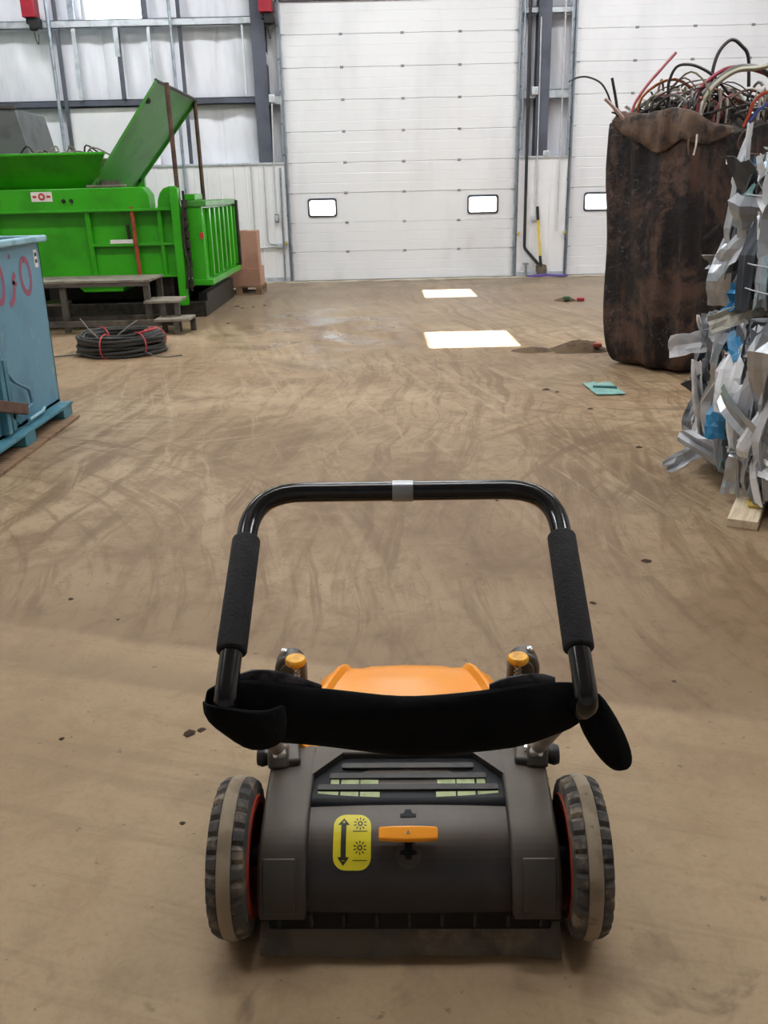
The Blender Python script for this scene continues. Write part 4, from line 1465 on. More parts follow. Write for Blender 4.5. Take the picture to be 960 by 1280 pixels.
# ================================================================== blue steel bin on a blue pallet
M_BLUE = mat('worn_blue_paint', srgb(92, 142, 164), 0.5, 0, srgb(80, 128, 152), 3.0, dust=srgb(120, 160, 172), dscale=6.0, dlo=0.58, dhi=0.8, bump=.08, bscale=12)
M_BLUE2 = mat('chipped_teal_paint', srgb(70, 128, 146), 0.6, 0, srgb(52, 104, 122), 6.0, dust=srgb(128, 150, 140), dscale=9.0, dlo=0.56, dhi=0.75)
M_RIMB = mat('pale_blue_rim', srgb(140, 182, 196), 0.5, 0, srgb(110, 156, 172), 7.0)
M_SPRAY = mat('red_spray_paint', srgb(150, 76, 98), 0.7, 0, srgb(122, 92, 118), 14.0)
BX = -2.43
bn = thing('steel_bin', 'tall blue steel bin with red spray paint standing at the left', 'bin', (-3.0, 5.9, .118))
m = MB()
z0, z1 = .119, 1.27
Y0, Y1 = 4.9, 6.56
XW = -3.6
wl = .012
# four walls and a floor, slightly flared
def quad_wall(p, q, r, s_, nrm, name):
    nrm = Vector(nrm) * wl
    P_ = [Vector(p), Vector(q), Vector(r), Vector(s_)]
    MB().add(P_ + [v + nrm for v in P_], [(0, 1, 2, 3), (7, 6, 5, 4), (0, 4, 5, 1), (1, 5, 6, 2), (2, 6, 7, 3), (3, 7, 4, 0)]).build(name, M_BLUE, bn)


quad_wall((BX, Y0, z0), (BX, Y1, z0), (BX, Y1 + .03, z1), (BX, Y0 - .03, z1), (-1, 0, 0), 'side_wall')
quad_wall((XW, Y0, z0), (XW, Y1, z0), (XW, Y1 + .03, z1), (XW, Y0 - .03, z1), (1, 0, 0), 'side_wall')
quad_wall((XW, Y1, z0), (BX, Y1, z0), (BX, Y1 + .03, z1), (XW, Y1 + .03, z1), (0, -1, 0), 'end_wall')
quad_wall((XW, Y0, z0), (BX, Y0, z0), (BX, Y0 - .03, z1), (XW, Y0 - .03, z1), (0, 1, 0), 'end_wall')
MB().box(XW, BX, Y0, Y1, z0, z0 + .02).build('bin_floor', M_BLUE2, bn)
rim = fillet([(BX + .012, Y0 - .05, z1 + .012), (BX + .012, Y1 + .06, z1 + .012)], .02)
for p, q in (((BX + .010, Y0 - .06, z1 + .02), (BX + .010, Y1 + .10, z1 + .02)), ((XW, Y1 + .05, z1 + .02), (BX + .03, Y1 + .05, z1 + .02)), ((XW, Y0 - .05, z1 + .02), (BX + .03, Y0 - .05, z1 + .02)), ((XW, Y0 - .06, z1 + .02), (XW, Y1 + .06, z1 + .02))):
    MB().bar(p, q, .07, .045).build('top_rim', M_RIMB, bn, bevel=.012, seg=3)
# bent blue latch rod, bracket and rusty lever on the visible side
MB().tube(fillet([(BX + .03, 5.62, .52), (BX + .035, 5.70, .44), (BX + .035, 5.93, .34), (BX + .035, 5.95, .235), (BX + .035, 5.80, .225)], .03), .011, 8).build('latch_rod', M_BLUE, bn, smooth=60)
MB().box(BX, BX + .04, 5.58, 5.64, .135, .60).build('latch_bracket', M_BLUE2, bn, bevel=.006)
MB().box(BX, BX + .05, 5.48, 5.54, .135, .64).build('latch_bracket', M_BLUE2, bn, bevel=.006)
MB().bar((BX + .055, 5.35, .36), (BX + .055, 5.79, .235), .03, .075).build('lever', M_RUSTB, bn, bevel=.006)
MB().bar((BX + .03, 5.60, .24), (BX + .03, 5.72, .17), .02, .05).build('lever_stop', M_BLUE2, bn, bevel=.005)
MB().tube([(BX + .05, 5.82, .155), (BX + .04, 6.10, .150), (BX + .03, 6.16, .16)], .012, 8).build('lock_pin', M_RIMB, bn, smooth=60)
# red spray paint: a zero, a crossed slash with two dots and another zero
def stroke(pts, wd):
    """flat ribbon on the side wall; pts are (Y, z)"""
    P_ = [Vector((0, y, z)) for y, z in pts]
    P_ = cat_rom(P_, 5)
    a, c = [], []
    for i, p in enumerate(P_):
        d = (P_[min(i + 1, len(P_) - 1)] - P_[max(i - 1, 0)]).normalized()
        nn_ = Vector((0, -d.z, d.y)) * wd / 2
        a.append(Vector((BX + .0015, 0, 0)) + p + nn_)
        c.append(Vector((BX + .0015, 0, 0)) + p - nn_)
    n_ = len(a)
    m_ = MB().add(a + c, [(i, i + 1, n_ + i + 1, n_ + i) for i in range(n_ - 1)])
    return m_.build('spray_mark', M_SPRAY, bn)


def oval(cy, cz, ry, rz_):
    return [(cy + ry * math.cos(t), cz + rz_ * math.sin(t)) for t in [PI / 2 + 2 * PI * k / 12 for k in range(13)]]


stroke(oval(6.27, 1.06, .085, .115), .042)
stroke(oval(5.80, 1.06, .075, .125), .046)
stroke([(6.09, 1.09), (6.05, 1.06), (6.04, 1.0), (6.0, .93), (5.93, .90)], .044)
stroke([(6.02, 1.20), (6.05, 1.205)], .03)
stroke([(6.02, 1.04), (6.10, 1.02)], .024)
lb = MB().box(BX, BX + .002, 6.47, 6.53, 1.10, 1.22).build('side_sticker', M_SIGNW, bn)
for zc in (1.13, 1.175):
    MB().box(BX + .002, BX + .003, 6.48, 6.52, zc, zc + .025).build('sticker_print', M_INK, lb)

bp = thing('blue_pallet', 'blue painted wooden pallet with brown bottom board under the steel bin', 'pallet', (-3.0, 5.7, 0))
for i in range(4):
    x = -3.62 + i * .33
    MB().box(x - .07, x + .07, 4.75, 6.56, .095, .118).build('deck_board', M_BLUE2, bp, bevel=.004)
MB().box(-2.47, -2.335, 4.75, 6.56, .095, .118).build('deck_board', M_BLUE2, bp, bevel=.004)
for x in (-3.6, -3.0, -2.40):
    for y in (4.85, 5.70, 6.45):
        MB().box(x - .06, x + .06, y - .09, y + .09, .022, .095).build('pallet_block', M_BLUE2, bp, bevel=.004)
    MB().box(x - .12, x + .12, 4.70, 6.52, 0, .022).build('bottom_board', M_PALW, bp, bevel=.003)

# ================================================================== tall brown sack of wire
def sack_material():
    m = bpy.data.materials.new('grimy_brown_sackcloth')
    m.use_nodes = True
    k = NT(m)
    b_ = k.n['Principled BSDF']
    tc = k.node('ShaderNodeTexCoord')
    P_ = tc.outputs['Object']
    c = k.mix(k.step(k.noise(P_, 2.6, 5.0, .6, .5), .40, .66), srgb(90, 69, 60), srgb(64, 49, 44))
    c = k.mix(k.step(k.noise(P_, 1.7, 6.0, .7, .5), .42, .54), c, srgb(33, 29, 31))
    mp = k.node('ShaderNodeMapping')
    mp.inputs['Scale'].default_value = (3, 3, .6)
    k.link(P_, mp.inputs[0])
    c = k.mix(k.math('MULTIPLY', k.step(k.noise(mp.outputs[0], 2.2, 4.0, .6), .54, .68), .55), c, srgb(102, 75, 60))
    # pale scuffs: thin ridges of a warped noise
    rg_ = k.math('ABSOLUTE', k.math('SUBTRACT', k.noise(P_, 4.0, 3.0, .6, 1.5), .5))
    sc_ = k.math('MULTIPLY', k.math('SUBTRACT', 1.0, k.step(rg_, .0, .012)), k.step(k.noise(P_, 2.5, 2.0), .48, .6))
    c = k.mix(k.math('MULTIPLY', sc_, .45), c, srgb(128, 118, 116))
    k.link(c, b_.inputs['Base Color'])
    b_.inputs['Roughness'].default_value = .6
    b_.inputs['Specular IOR Level'].default_value = .35
    bp_ = k.node('ShaderNodeBump')
    bp_.inputs['Strength'].default_value = .8
    bp_.inputs['Distance'].default_value = .03
    k.link(k.noise(P_, 9.0, 5.0, .65), bp_.inputs['Height'])
    k.link(bp_.outputs[0], b_.inputs['Normal'])
    return m


M_SACK = sack_material()
M_SACKF = mat('faded_brown_sackcloth', srgb(104, 82, 66), 0.75, 0, srgb(72, 55, 47), 6.0, dust=srgb(46, 39, 36), dscale=8.0, dlo=.50, dhi=.66, bump=.9, bscale=14)
SKC = Vector((2.76, 8.22, 0))
sk = thing('wire_sack', 'tall grimy brown sack stuffed with scrap wire', 'sack', SKC)
CORN = [Vector((2.08, 8.20, 0)), Vector((2.56, 7.52, 0)), Vector((3.60, 7.98, 0)), Vector((3.05, 8.80, 0))]


def sack_ring(h, scale, n=96, seed=0.0, bulge=0.0):
    """rounded quadrilateral at relative height h"""
    pts = []
    per = n // 4
    for c in range(4):
        a, b_ = CORN[c], CORN[(c + 1) % 4]
        for j in range(per):
            pts.append(a.lerp(b_, j / per))
    # round corners by smoothing
    for _ in range(2):
        pts = [(pts[i - 1] + pts[i] * 2 + pts[(i + 1) % n]) / 4 for i in range(n)]
    out = []
    for i, p in enumerate(pts):
        d = p - SKC
        d.z = 0
        L = d.length
        u = d / L
        mid = math.sin(PI * ((i % per) / per))
        L2 = L * scale + bulge * mid
        q = noise.noise(Vector((u.x * 3.1, u.y * 3.1, h * 1.1 + seed))) * .06 + noise.noise(Vector((u.x * 9, u.y * 9, h * 3.2))) * .04 + noise.noise(Vector((u.x * 18, u.y * 18, h * 9))) * .012
        q += .018 * math.sin(i * 2 * PI / per * 2 + h * 2.0)
        out.append(SKC + u * (L2 + q))
    return out


def rim_z(i, n):
    f = i / n
    return 2.03 + .05 * math.sin(f * 2 * PI * 2 + .6) + .03 * math.sin(f * 2 * PI * 5 + 1.0)


rings = []
n = 96
for h, sc_, bg in ((0.0, .80, 0), (.015, .90, 0), (.05, .965, 0), (.12, .995, .01), (.25, 1.01, .02), (.4, 1.02, .03), (.55, 1.03, .03), (.7, 1.045, .02), (.82, 1.055, .01), (.92, 1.06, .0), (1.0, 1.07, 0)):
    r = sack_ring(h, sc_, n, 0, bg)
    rings.append([Vector((p.x - .06 * h, p.y, h * rim_z(i, n))) for i, p in enumerate(r)])
outer_top = rings[-1]
# folded inside
inner = []
for i, p in enumerate(outer_top):
    d = SKC - p
    d.z = 0
    inner.append(p + d.normalized() * .035 + Vector((0, 0, -.02)))
rings.append(inner)
inner2 = [p + (SKC - p).normalized() * .05 + Vector((0, 0, -.25)) for p in inner]
for q in inner2:
    q.z = 1.80
rings.append(inner2)
MB().loft(rings).build('sack_body', M_SACK, sk, smooth=70, subsurf=1)
# lighter collar folded outwards over the near-left side
fr = []
for i in range(2, 33):
    p = outer_top[i]
    u = (p - SKC)
    u.z = 0
    u.normalize()
    t = (i - 2) / 30
    drop = .05 + .17 * math.sin(PI * min(1, t * 1.05)) ** 1.3 + .03 * math.sin(t * 17)
    up_ = .045 * math.sin(PI * t)
    row_ = [(-.02, .02 + up_), (.008, .03 + up_), (.024, .012), (.030, -drop * .33), (.034, -drop * .66), (.026, -drop), (.004, -drop)]
    fr.append([p + u * (a_ + .05 * noise.noise(Vector((i * .7, q_ * .9, 3.0)))) + Vector((0, 0, z_ + .02 * noise.noise(Vector((i * .4, q_ * .5, 9.0))))) for q_, (a_, z_) in enumerate(row_)])
MB().loft(fr, False, False).build('folded_collar', M_SACKF, sk, smooth=70, solid=.012, subsurf=1)
# draped sash across the right-hand face
sash = []
for i in range(26, 50):
    p = outer_top[i]
    t = (i - 26) / 23
    u = (p - SKC)
    u.z = 0
    u.normalize()
    z = 1.02 + .62 * t + .04 * math.sin(t * 7)
    base = p - Vector((.0, 0, 0))
    sash.append([base + u * a + Vector((0, 0, z - p.z + b_)) for a, b_ in ((-.06, .08), (.0, .055), (.02, .01), (.0, -.06), (-.06, -.10))])
MB().loft(sash, False, False).build('draped_fold', M_SACK, sk, smooth=70, solid=.01, subsurf=1)
# seam and lifting loop at the near corner
cp = outer_top[24]
uo = (cp - SKC)
uo.z = 0
uo.normalize()
for dx in (-.03, .03):
    MB().tube(cat_rom([cp + uo * .045 + Vector((dx, 0, -.10)), cp + uo * .07 + Vector((dx, 0, -.18)), cp + uo * .06 + Vector((dx * .6, 0, -.25))], 4), .007, 6).build('lifting_loop', M_SIGNW if dx > 0 else M_SACKF, sk, smooth=60)
# dark contents under the wires
tp_ = [Vector((p.x, p.y, 1.86)) for p in inner2]
top2 = [SKC + (p - SKC) * .55 + Vector((0, 0, .17)) for p in tp_]
for q in top2:
    q.z = 2.10
cc = [SKC + (p - SKC) * .1 for p in tp_]
for q in cc:
    q.z = 2.14
o = MB().loft([tp_, top2, cc]).build('wire_fill', mat('dark_wire_mass', srgb(70, 60, 54), .8, 0, srgb(34, 30, 28), 14.0, lo=.4, hi=.6, bump=1.0, bscale=40), None, org=tuple(SKC + Vector((0, 0, 1.86))), smooth=60)
tag(o, 'dark mass of scrap wire filling the brown sack', 'scrap', kind='stuff')

# ---- the wires themselves
WM = [mat('wire_black', srgb(44, 42, 42), .5), mat('wire_grey', srgb(96, 92, 90), .5), mat('wire_brown', srgb(104, 74, 58), .6), mat('wire_white', srgb(206, 198, 188), .5),
      mat('wire_pink', srgb(170, 92, 92), .5), mat('wire_copper', srgb(160, 96, 60), .4, .6), mat('wire_olive', srgb(110, 104, 82), .6)]
WN = ['black', 'grey', 'brown', 'white', 'pink', 'copper', 'olive']
rnd = random.Random(11)


def wire(name, pts, r, m, label, cat='wire', group=None, k=6, n=6):
    P_ = cat_rom(pts, k)
    o_ = MB().tube(P_, r, n).build(name, m, None, smooth=60, org=tuple(P_[0]))
    return tag(o_, label, cat, group)


def in_sack(f=.9):
    while True:
        a, b_ = rnd.random(), rnd.random()
        p = CORN[0] + (CORN[1] - CORN[0]) * a + (CORN[3] - CORN[0]) * b_
        q = SKC + (p - SKC) * f
        return q - Vector((.06, 0, 0))


for i in range(190):
    ci = rnd.choices(range(7), (34, 22, 10, 18, 3, 3, 12))[0]
    p = in_sack(.92)
    q = in_sack(.95)
    z = 2.02 + rnd.uniform(0, .12)
    if i % 3 == 0:      # loops springing up out of the heap
        mid = (p + q) / 2
        hgt = rnd.uniform(.10, .30)
        pts = [Vector((p.x, p.y, z - .10)), Vector((p.x, p.y, z + hgt * .5)), Vector((mid.x, mid.y, z + hgt)), Vector((q.x, q.y, z + hgt * .4)), Vector((q.x, q.y, z - .08))]
    elif i % 3 == 1:    # flat curls
        pts = []
        a0_, rr = rnd.uniform(0, 6), rnd.uniform(.12, .30)
        c0 = SKC + (p - SKC) * .55
        for k_ in range(7):
            t = a0_ + k_ * .75
            pts.append(Vector((c0.x + rr * math.cos(t), c0.y + rr * math.sin(t) * .9, z + .05 + .05 * math.sin(t * 1.7 + i))))
    else:               # stubby ends poking out
        d = (p - SKC)
        pts = [Vector((p.x, p.y, z - .12)), Vector((p.x + d.x * .05, p.y + d.y * .05, z + .03)), Vector((p.x + d.x * .16 + rnd.uniform(-.05, .05), p.y + d.y * .16, z + rnd.uniform(.05, .18)))]
    wire('wire', pts, rnd.choice((.006, .008, .010, .013)), WM[ci], '%s %s wire %s of the heap on the brown sack' % (('springy looped', 'flat curled', 'short sticking-up')[i % 3], WN[ci], ('at the left corner', 'at the near corner', 'at the right side', 'at the back')[min(range(4), key=lambda c_: (CORN[c_] - p).length)]), 'wire', '%s wires in the brown sack' % WN[ci], 4, 5)

wy = Vector((0, .0, 0))
def YZ(l, y=7.95):
    return [Vector((a, y, c)) for a, _, c in l]


wire('wire', YZ([[2.12, 0, 2.10], [2.15, 0, 2.2], [2.24, 0, 2.33], [2.33, 0, 2.43], [2.45, 0, 2.56]]), .012, mat('wire_rose', srgb(176, 84, 92), .5), 'straight rose coloured wire pointing up and right out of the sack')
wire('wire', YZ([[1.62, 0, 2.38], [1.70, 0, 2.41], [1.78, 0, 2.41], [1.88, 0, 2.37], [1.94, 0, 2.3], [1.99, 0, 2.2], [2.08, 0, 2.05]], 8.1), .008, WM[0], 'thin dark wire arching out left over the edge of the sack')
wire('cable', YZ([[2.79, 0, 2.05], [2.79, 0, 2.29], [2.78, 0, 2.43], [2.82, 0, 2.57], [2.91, 0, 2.65], [3.0, 0, 2.6], [3.06, 0, 2.52], [3.09, 0, 2.3]], 8.0), .014, WM[0], 'tall black cable loop standing highest above the sack', 'cable')
wire('cable', YZ([[2.42, 0, 2.05], [2.42, 0, 2.21], [2.41, 0, 2.33], [2.46, 0, 2.45], [2.56, 0, 2.47], [2.67, 0, 2.44], [2.80, 0, 2.36], [2.95, 0, 2.2]]), .012, WM[0], 'low black cable arch left of the tallest loop', 'cable')
wire('cable', YZ([[2.50, 0, 2.04], [2.56, 0, 2.17], [2.63, 0, 2.27], [2.7, 0, 2.34], [2.79, 0, 2.4], [2.88, 0, 2.43], [3.02, 0, 2.42], [3.22, 0, 2.34], [3.4, 0, 2.1]], 7.85), .017, mat('cable_red', srgb(158, 48, 72), .4), 'thick crimson cable bending right over the sack rim', 'cable')
wire('cable', YZ([[2.54, 0, 2.04], [2.60, 0, 2.17], [2.66, 0, 2.25], [2.74, 0, 2.32], [2.84, 0, 2.40], [2.95, 0, 2.43], [3.1, 0, 2.41], [3.25, 0, 2.3]], 7.80), .020, WM[1], 'thick dark grey cable running beside the crimson one', 'cable')
wire('cable', YZ([[2.60, 0, 2.08], [2.68, 0, 2.24], [2.78, 0, 2.34], [2.9, 0, 2.40], [3.05, 0, 2.41], [3.2, 0, 2.44], [3.4, 0, 2.46], [3.6, 0, 2.4]], 7.76), .022, mat('cable_beige', srgb(176, 170, 150), .5), 'thick beige cable leaving the frame above the sack', 'cable')
wire('wire', YZ([[3.00, 0, 1.98], [3.06, 0, 2.08], [3.12, 0, 2.13], [3.18, 0, 2.17], [3.3, 0, 2.22], [3.4, 0, 2.2]], 7.72), .012, mat('wire_blue', srgb(70, 90, 170), .5), 'blue wire at the right of the sack rim')
wire('wire', YZ([[2.98, 0, 1.98], [3.02, 0, 2.08], [3.04, 0, 2.15], [3.10, 0, 2.22], [3.2, 0, 2.24]], 7.74), .014, mat('wire_orange', srgb(206, 84, 50), .5), 'orange wire beside the blue wire at the sack rim')
wire('wire', YZ([[2.96, 0, 2.02], [2.97, 0, 1.98], [2.9, 0, 1.92], [2.88, 0, 1.83], [2.96, 0, 1.78], [3.1, 0, 1.76]], 7.55), .006, WM[2], 'thin brown wire hanging in a loop down the face of the sack')
wire('wire', YZ([[1.98, 0, 2.40], [2.02, 0, 2.25], [2.06, 0, 2.08]], 8.1), .012, WM[0], 'short black wire end standing at the left edge of the sack')
wire('cable', YZ([[1.92, 0, 2.24], [2.0, 0, 2.17], [2.12, 0, 2.05]], 8.05), .015, mat('cable_pale_pink', srgb(196, 170, 164), .6), 'pale pinkish cable end at the left corner of the sack', 'cable')

# ================================================================== bales of crushed aluminium
AL = [mat('sheet_white', srgb(226, 228, 232), .45), mat('sheet_silver', srgb(186, 190, 196), .30, .8, srgb(166, 170, 176), 14), mat('sheet_light_grey', srgb(184, 188, 194), .45, .2),
      mat('sheet_mid_grey', srgb(128, 132, 138), .45, .3), mat('sheet_dark_grey', srgb(78, 84, 92), .5, .3), mat('sheet_blue', srgb(40, 122, 170), .4), mat('sheet_teal', srgb(120, 160, 160), .45, .2),
      mat('sheet_cream', srgb(208, 204, 190), .5), mat('sheet_pale_blue', srgb(166, 190, 204), .4, .2)]


def sheet(parent, c, along, nrm, L, wd, bend, tw, m, seed, crump=.02, th=.004, seg=7, curl=0.0):
    """a bent strip of siding: folded lengthways, kinked across, centre c"""
    c, along, nrm = Vector(c), Vector(along).normalized(), Vector(nrm).normalized()
    side = along.cross(nrm).normalized()
    nrm = side.cross(along).normalized()
    r_ = random.Random(seed * 1000)
    cols = 4 if wd > .05 else 2
    amp = min(.014, wd * .2)
    fold = [r_.uniform(-1, 1) * amp for _ in range(cols + 1)]
    kink = [0.0]
    slope = 0.0
    for i in range(seg):
        if r_.random() < .45:
            slope = r_.gauss(0, crump * 1.4)
        kink.append(kink[-1] + slope)
    k0 = sum(kink) / len(kink)
    vs, fs = [], []
    for i in range(seg + 1):
        t = i / seg - .5
        ang = tw * t
        s2 = side * math.cos(ang) + nrm * math.sin(ang)
        n2 = nrm * math.cos(ang) - side * math.sin(ang)
        base = c + along * (L * t) + nrm * (bend * (.25 - t * t) * 4 + (kink[i] - k0))
        pinch = 1 - .35 * abs(noise.noise(Vector((seed * 3.1 + i * .7, 2.0, seed))))
        for j in range(cols + 1):
            u = j / cols - .5
            k1 = noise.noise(Vector((seed * 7.3 + i * .55, j * .8, seed)))
            rag = r_.uniform(-.03, .03) * L if i in (0, seg) else 0
            vs.append(base + s2 * (wd * u * pinch) + n2 * (fold[j] + k1 * crump * 1.3 + curl * (u * u * 4)) + along * rag)
    for i in range(seg):
        for j in range(cols):
            a = i * (cols + 1) + j
            b2 = a + cols + 1
            fs += [(a, a + 1, b2 + 1), (a, b2 + 1, b2)] if (i + j) % 2 else [(a, a + 1, b2), (a + 1, b2 + 1, b2)]
    return MB().add(vs, fs).build('crushed_sheet', m, parent, solid=th)


def bale(name, label, x0, x1, y0, y1, z0, z1, seed, count, group):
    t = thing(name, label, 'bale', ((x0 + x1) / 2, (y0 + y1) / 2, z0))
    rn = random.Random(seed)
    # compacted core with a lumpy surface
    rings = []
    nn_ = 10
    for i in range(nn_ + 1):
        z = z0 + .02 + (z1 - z0 - .04) * i / nn_
        ring = []
        per = [(x0, y0), (x1, y0), (x1, y1), (x0, y1)]
        for c in range(4):
            a, b_ = Vector(per[c] + (0,)), Vector(per[(c + 1) % 4] + (0,))
            for j in range(8):
                p = a.lerp(b_, j / 8)
                k = noise.noise_vector(Vector((p.x * 5, p.y * 5, z * 5 + seed)))
                ring.append(Vector((p.x + k.x * .05 + (.05 if c == 3 else 0), p.y + k.y * .05, z)))
        rings.append(ring)
    MB().loft(rings).build('compacted_core', AL[4], t)
    for i in range(count):
        s_ = seed * 31 + i
        face = rn.random()
        m = AL[rn.choices(range(9), (17, 24, 16, 17, 9, 6, 3, 3, 5) if z0 > .5 else (28, 22, 16, 13, 5, 9, 2, 3, 2))[0]]
        up = Vector((rn.gauss(0, .10), rn.gauss(0, .16), 1)) if rn.random() < .85 else Vector((rn.gauss(0, .2), 1, rn.gauss(0, .5)))
        L = rn.uniform(.30, .66)
        w = rn.choice((.03, .05, .07, .09, .12, .16))
        if face < .62:      # the face towards the aisle
            y = rn.uniform(y0 - .02, y1 + .02)
            c = Vector((x0 - rn.uniform(-.02, .04), y, rn.uniform(z0 + .10, z1 - .06)))
            nr = Vector((-1, rn.gauss(0, .55), rn.gauss(0, .25)))
        elif face < .80:    # far end
            c = Vector((rn.uniform(x0, x1 - .3), y1 + rn.uniform(-.02, .05), rn.uniform(z0 + .1, z1 - .06)))
            nr = Vector((rn.gauss(0, .4), 1, rn.gauss(0, .3)))
        elif face < .92:    # near end
            c = Vector((rn.uniform(x0, x1 - .2), y0 - rn.uniform(-.02, .05), rn.uniform(z0 + .1, z1 - .06)))
            nr = Vector((rn.gauss(0, .4), -1, rn.gauss(0, .3)))
        else:               # top
            c = Vector((rn.uniform(x0, x1 - .2), rn.uniform(y0, y1), z1 + rn.uniform(-.03, .04)))
            nr = Vector((rn.gauss(0, .3), rn.gauss(0, .3), 1))
            up = Vector((rn.gauss(0, .5), 1, 0))
        half = abs(up.normalized().z) * L / 2
        if face < .92:
            c.z = min(max(c.z, z0 + .03 + half), max(z1 - half + .02, z0 + .03 + half))
        sheet(t, c, up, nr, L, w, rn.uniform(-.02, .07), rn.gauss(0, .45), m, s_ * .37, rn.uniform(.003, .012), .004, 9, rn.uniform(-.02, .03))
    return t


lower = bale('aluminium_bale', 'lower bale of crushed white and blue aluminium sheets resting on a plank', 1.88, 2.85, 4.05, 4.98, .045, .86, 5, 190, 'aluminium bales')
upper = bale('aluminium_bale', 'upper bale of crushed silver aluminium stacked at the right edge', 1.97, 2.9, 4.05, 4.98, .93, 1.66, 9, 190, 'aluminium bales')
# signature pieces that stick out (lower bale)
for c, al, nr, L, w, bd, tw, mi, sd in (
        ((1.76, 4.93, .72), (1, .15, .10), (-.2, -1, .25), .32, .13, .02, .3, 0, 1.1),
        ((1.90, 4.80, .78), (1, .3, .12), (0, -.8, .7), .30, .10, .02, .2, 2, 2.1),
        ((1.80, 4.88, .44), (.10, .1, 1), (-1, -.7, 0), .36, .09, .02, .3, 0, 3.1),
        ((1.86, 4.62, .46), (.02, .05, 1), (-1, -.5, 0), .34, .075, .01, .1, 5, 4.1),
        ((1.84, 4.72, .45), (.0, .02, 1), (-1, -.5, 0), .42, .05, .01, .1, 4, 5.1),
        ((1.80, 4.42, .62), (.1, .2, 1), (-1, -.6, .2), .34, .15, .05, .5, 0, 6.1),
        ((1.80, 4.30, .42), (.02, .1, 1), (-1, -.4, 0), .40, .11, .04, .4, 0, 7.1),
        ((1.78, 4.52, .40), (.2, .3, 1), (-1, -.5, .1), .24, .13, .02, .5, 5, 8.1),
        ((1.74, 4.78, .12), (1, .5, .35), (-.3, -1, .3), .34, .09, .02, .3, 2, 9.1),
        ((1.82, 4.66, .16), (.6, -.5, -.35), (-.6, -.6, .4), .40, .10, .04, .5, 2, 10.1),
        ((1.80, 4.28, .18), (.1, .1, 1), (-1, -.5, 0), .26, .10, .03, .8, 1, 11.1),
        ((1.83, 4.50, .78), (.2, .9, .4), (-.7, -.5, .5), .26, .09, .02, .4, 5, 12.1)):
    sheet(lower, c, al, nr, L, w, bd, tw, AL[mi], sd, .012, .005, 8)
for c, al, nr, L, w, bd, tw, mi, sd in (
        ((1.90, 4.93, 1.48), (-.10, .02, -1), (-1, -.7, 0), .62, .05, .02, .05, 2, 21.1),
        ((1.93, 4.86, 1.55), (-.12, .02, -1), (-1, -.6, 0), .55, .035, .02, .05, 0, 22.1),
        ((1.88, 4.90, 1.10), (.0, .05, 1), (-1, -.6, 0), .34, .16, .06, .5, 1, 23.1),
        ((1.90, 4.60, 1.30), (.02, .02, 1), (-1, -.6, 0), .72, .10, .01, .1, 4, 24.1),
        ((1.93, 4.72, 1.36), (.1, .2, 1), (-1, -.6, .1), .36, .10, .04, .9, 6, 25.1),
        ((1.90, 4.40, 1.32), (-.06, .02, -1), (-1, -.6, 0), .62, .05, .01, .1, 8, 26.1),
        ((1.84, 4.66, 1.00), (.0, .05, 1), (-1, -.6, 0), .14, .08, .01, .1, 5, 27.1),
        ((1.84, 4.62, .90), (.9, .35, .05), (-.3, -.8, .5), .26, .10, .03, .2, 7, 28.1),
        ((1.92, 4.40, 1.60), (.1, .8, -.5), (-.5, -.4, .8), .40, .12, .05, .4, 3, 29.1)):
    sheet(upper, c, al, nr, L, w, bd, tw, AL[mi], sd, .010, .005, 8)
for z in (1.06, 1.18, 1.50):
    MB().tube(cat_rom([(1.99, 4.98, z + .02), (1.865, 4.70, z), (1.86, 4.35, z - .01), (1.88, 4.05, z)], 5), .004, 5).build('bale_wire', AL[2], upper, smooth=60)

# plank under the bale
pk = MB().box(-.07, .07, -.45, .45, 0, .042).build('wooden_plank', M_WOODP, None, bevel=.003)
pk.location = (1.92, 4.314, 0)
pk.rotation_euler = (0, 0, R(-28))
tag(pk, 'pale new wooden plank sticking out from under the bale', 'plank')
pk2 = MB().box(-.06, .06, -.5, .5, 0, .042).build('wooden_plank', M_WOODP, None, bevel=.003)
pk2.location = (2.55, 4.5, 0)
tag(pk2, 'second plank hidden deeper under the aluminium bale', 'plank')
M_YELP = mat('yellow_scrap_foam', srgb(206, 176, 90), .8, 0, srgb(180, 150, 70), 12)
ys_ = MB()
ys_.prism([(1.80, 4.08), (1.86, 4.06), (1.90, 4.13), (1.88, 4.19), (1.82, 4.16)], .044, .062, 'XY')
tag(ys_.build('yellow_scrap', M_YELP, None, org=(1.86, 4.05, .043), bevel=.004), 'small yellow scrap lying on the pale plank', 'scrap')

# ================================================================== bits on the floor
M_TEALP = mat('teal_plastic_sheet', srgb(128, 176, 168), .3, 0, srgb(150, 190, 180), 9.0)
tl = thing('plastic_sheet', 'flat teal plastic sheet lying on the floor before the sack', 'plastic sheet', (1.81, 7.06, 0))
vs, fs = [], []
for j in range(6):
    for i in range(6):
        u, v = i / 5, j / 5
        vs.append((1.70 + .23 * u - .02 * v, 6.83 + .42 * v, .012 + .012 * noise.noise(Vector((u * 4, v * 4, 1))) + .02 * max(0, v - .6)))
for j in range(5):
    for i in range(5):
        a = j * 6 + i
        fs.append((a, a + 1, a + 7, a + 6))
MB().add(vs, fs).build('sheet', M_TEALP, tl, solid=.005)
MB().bar((1.72, 7.05, .03), (1.90, 7.0, .03), .02, .016).build('fold', mat('teal_plastic_fold', srgb(70, 120, 124), .4), tl)

M_DIRT = mat('brown_dirt', srgb(96, 78, 56), .95, 0, srgb(74, 58, 42), 12.0, bump=.8, bscale=40)


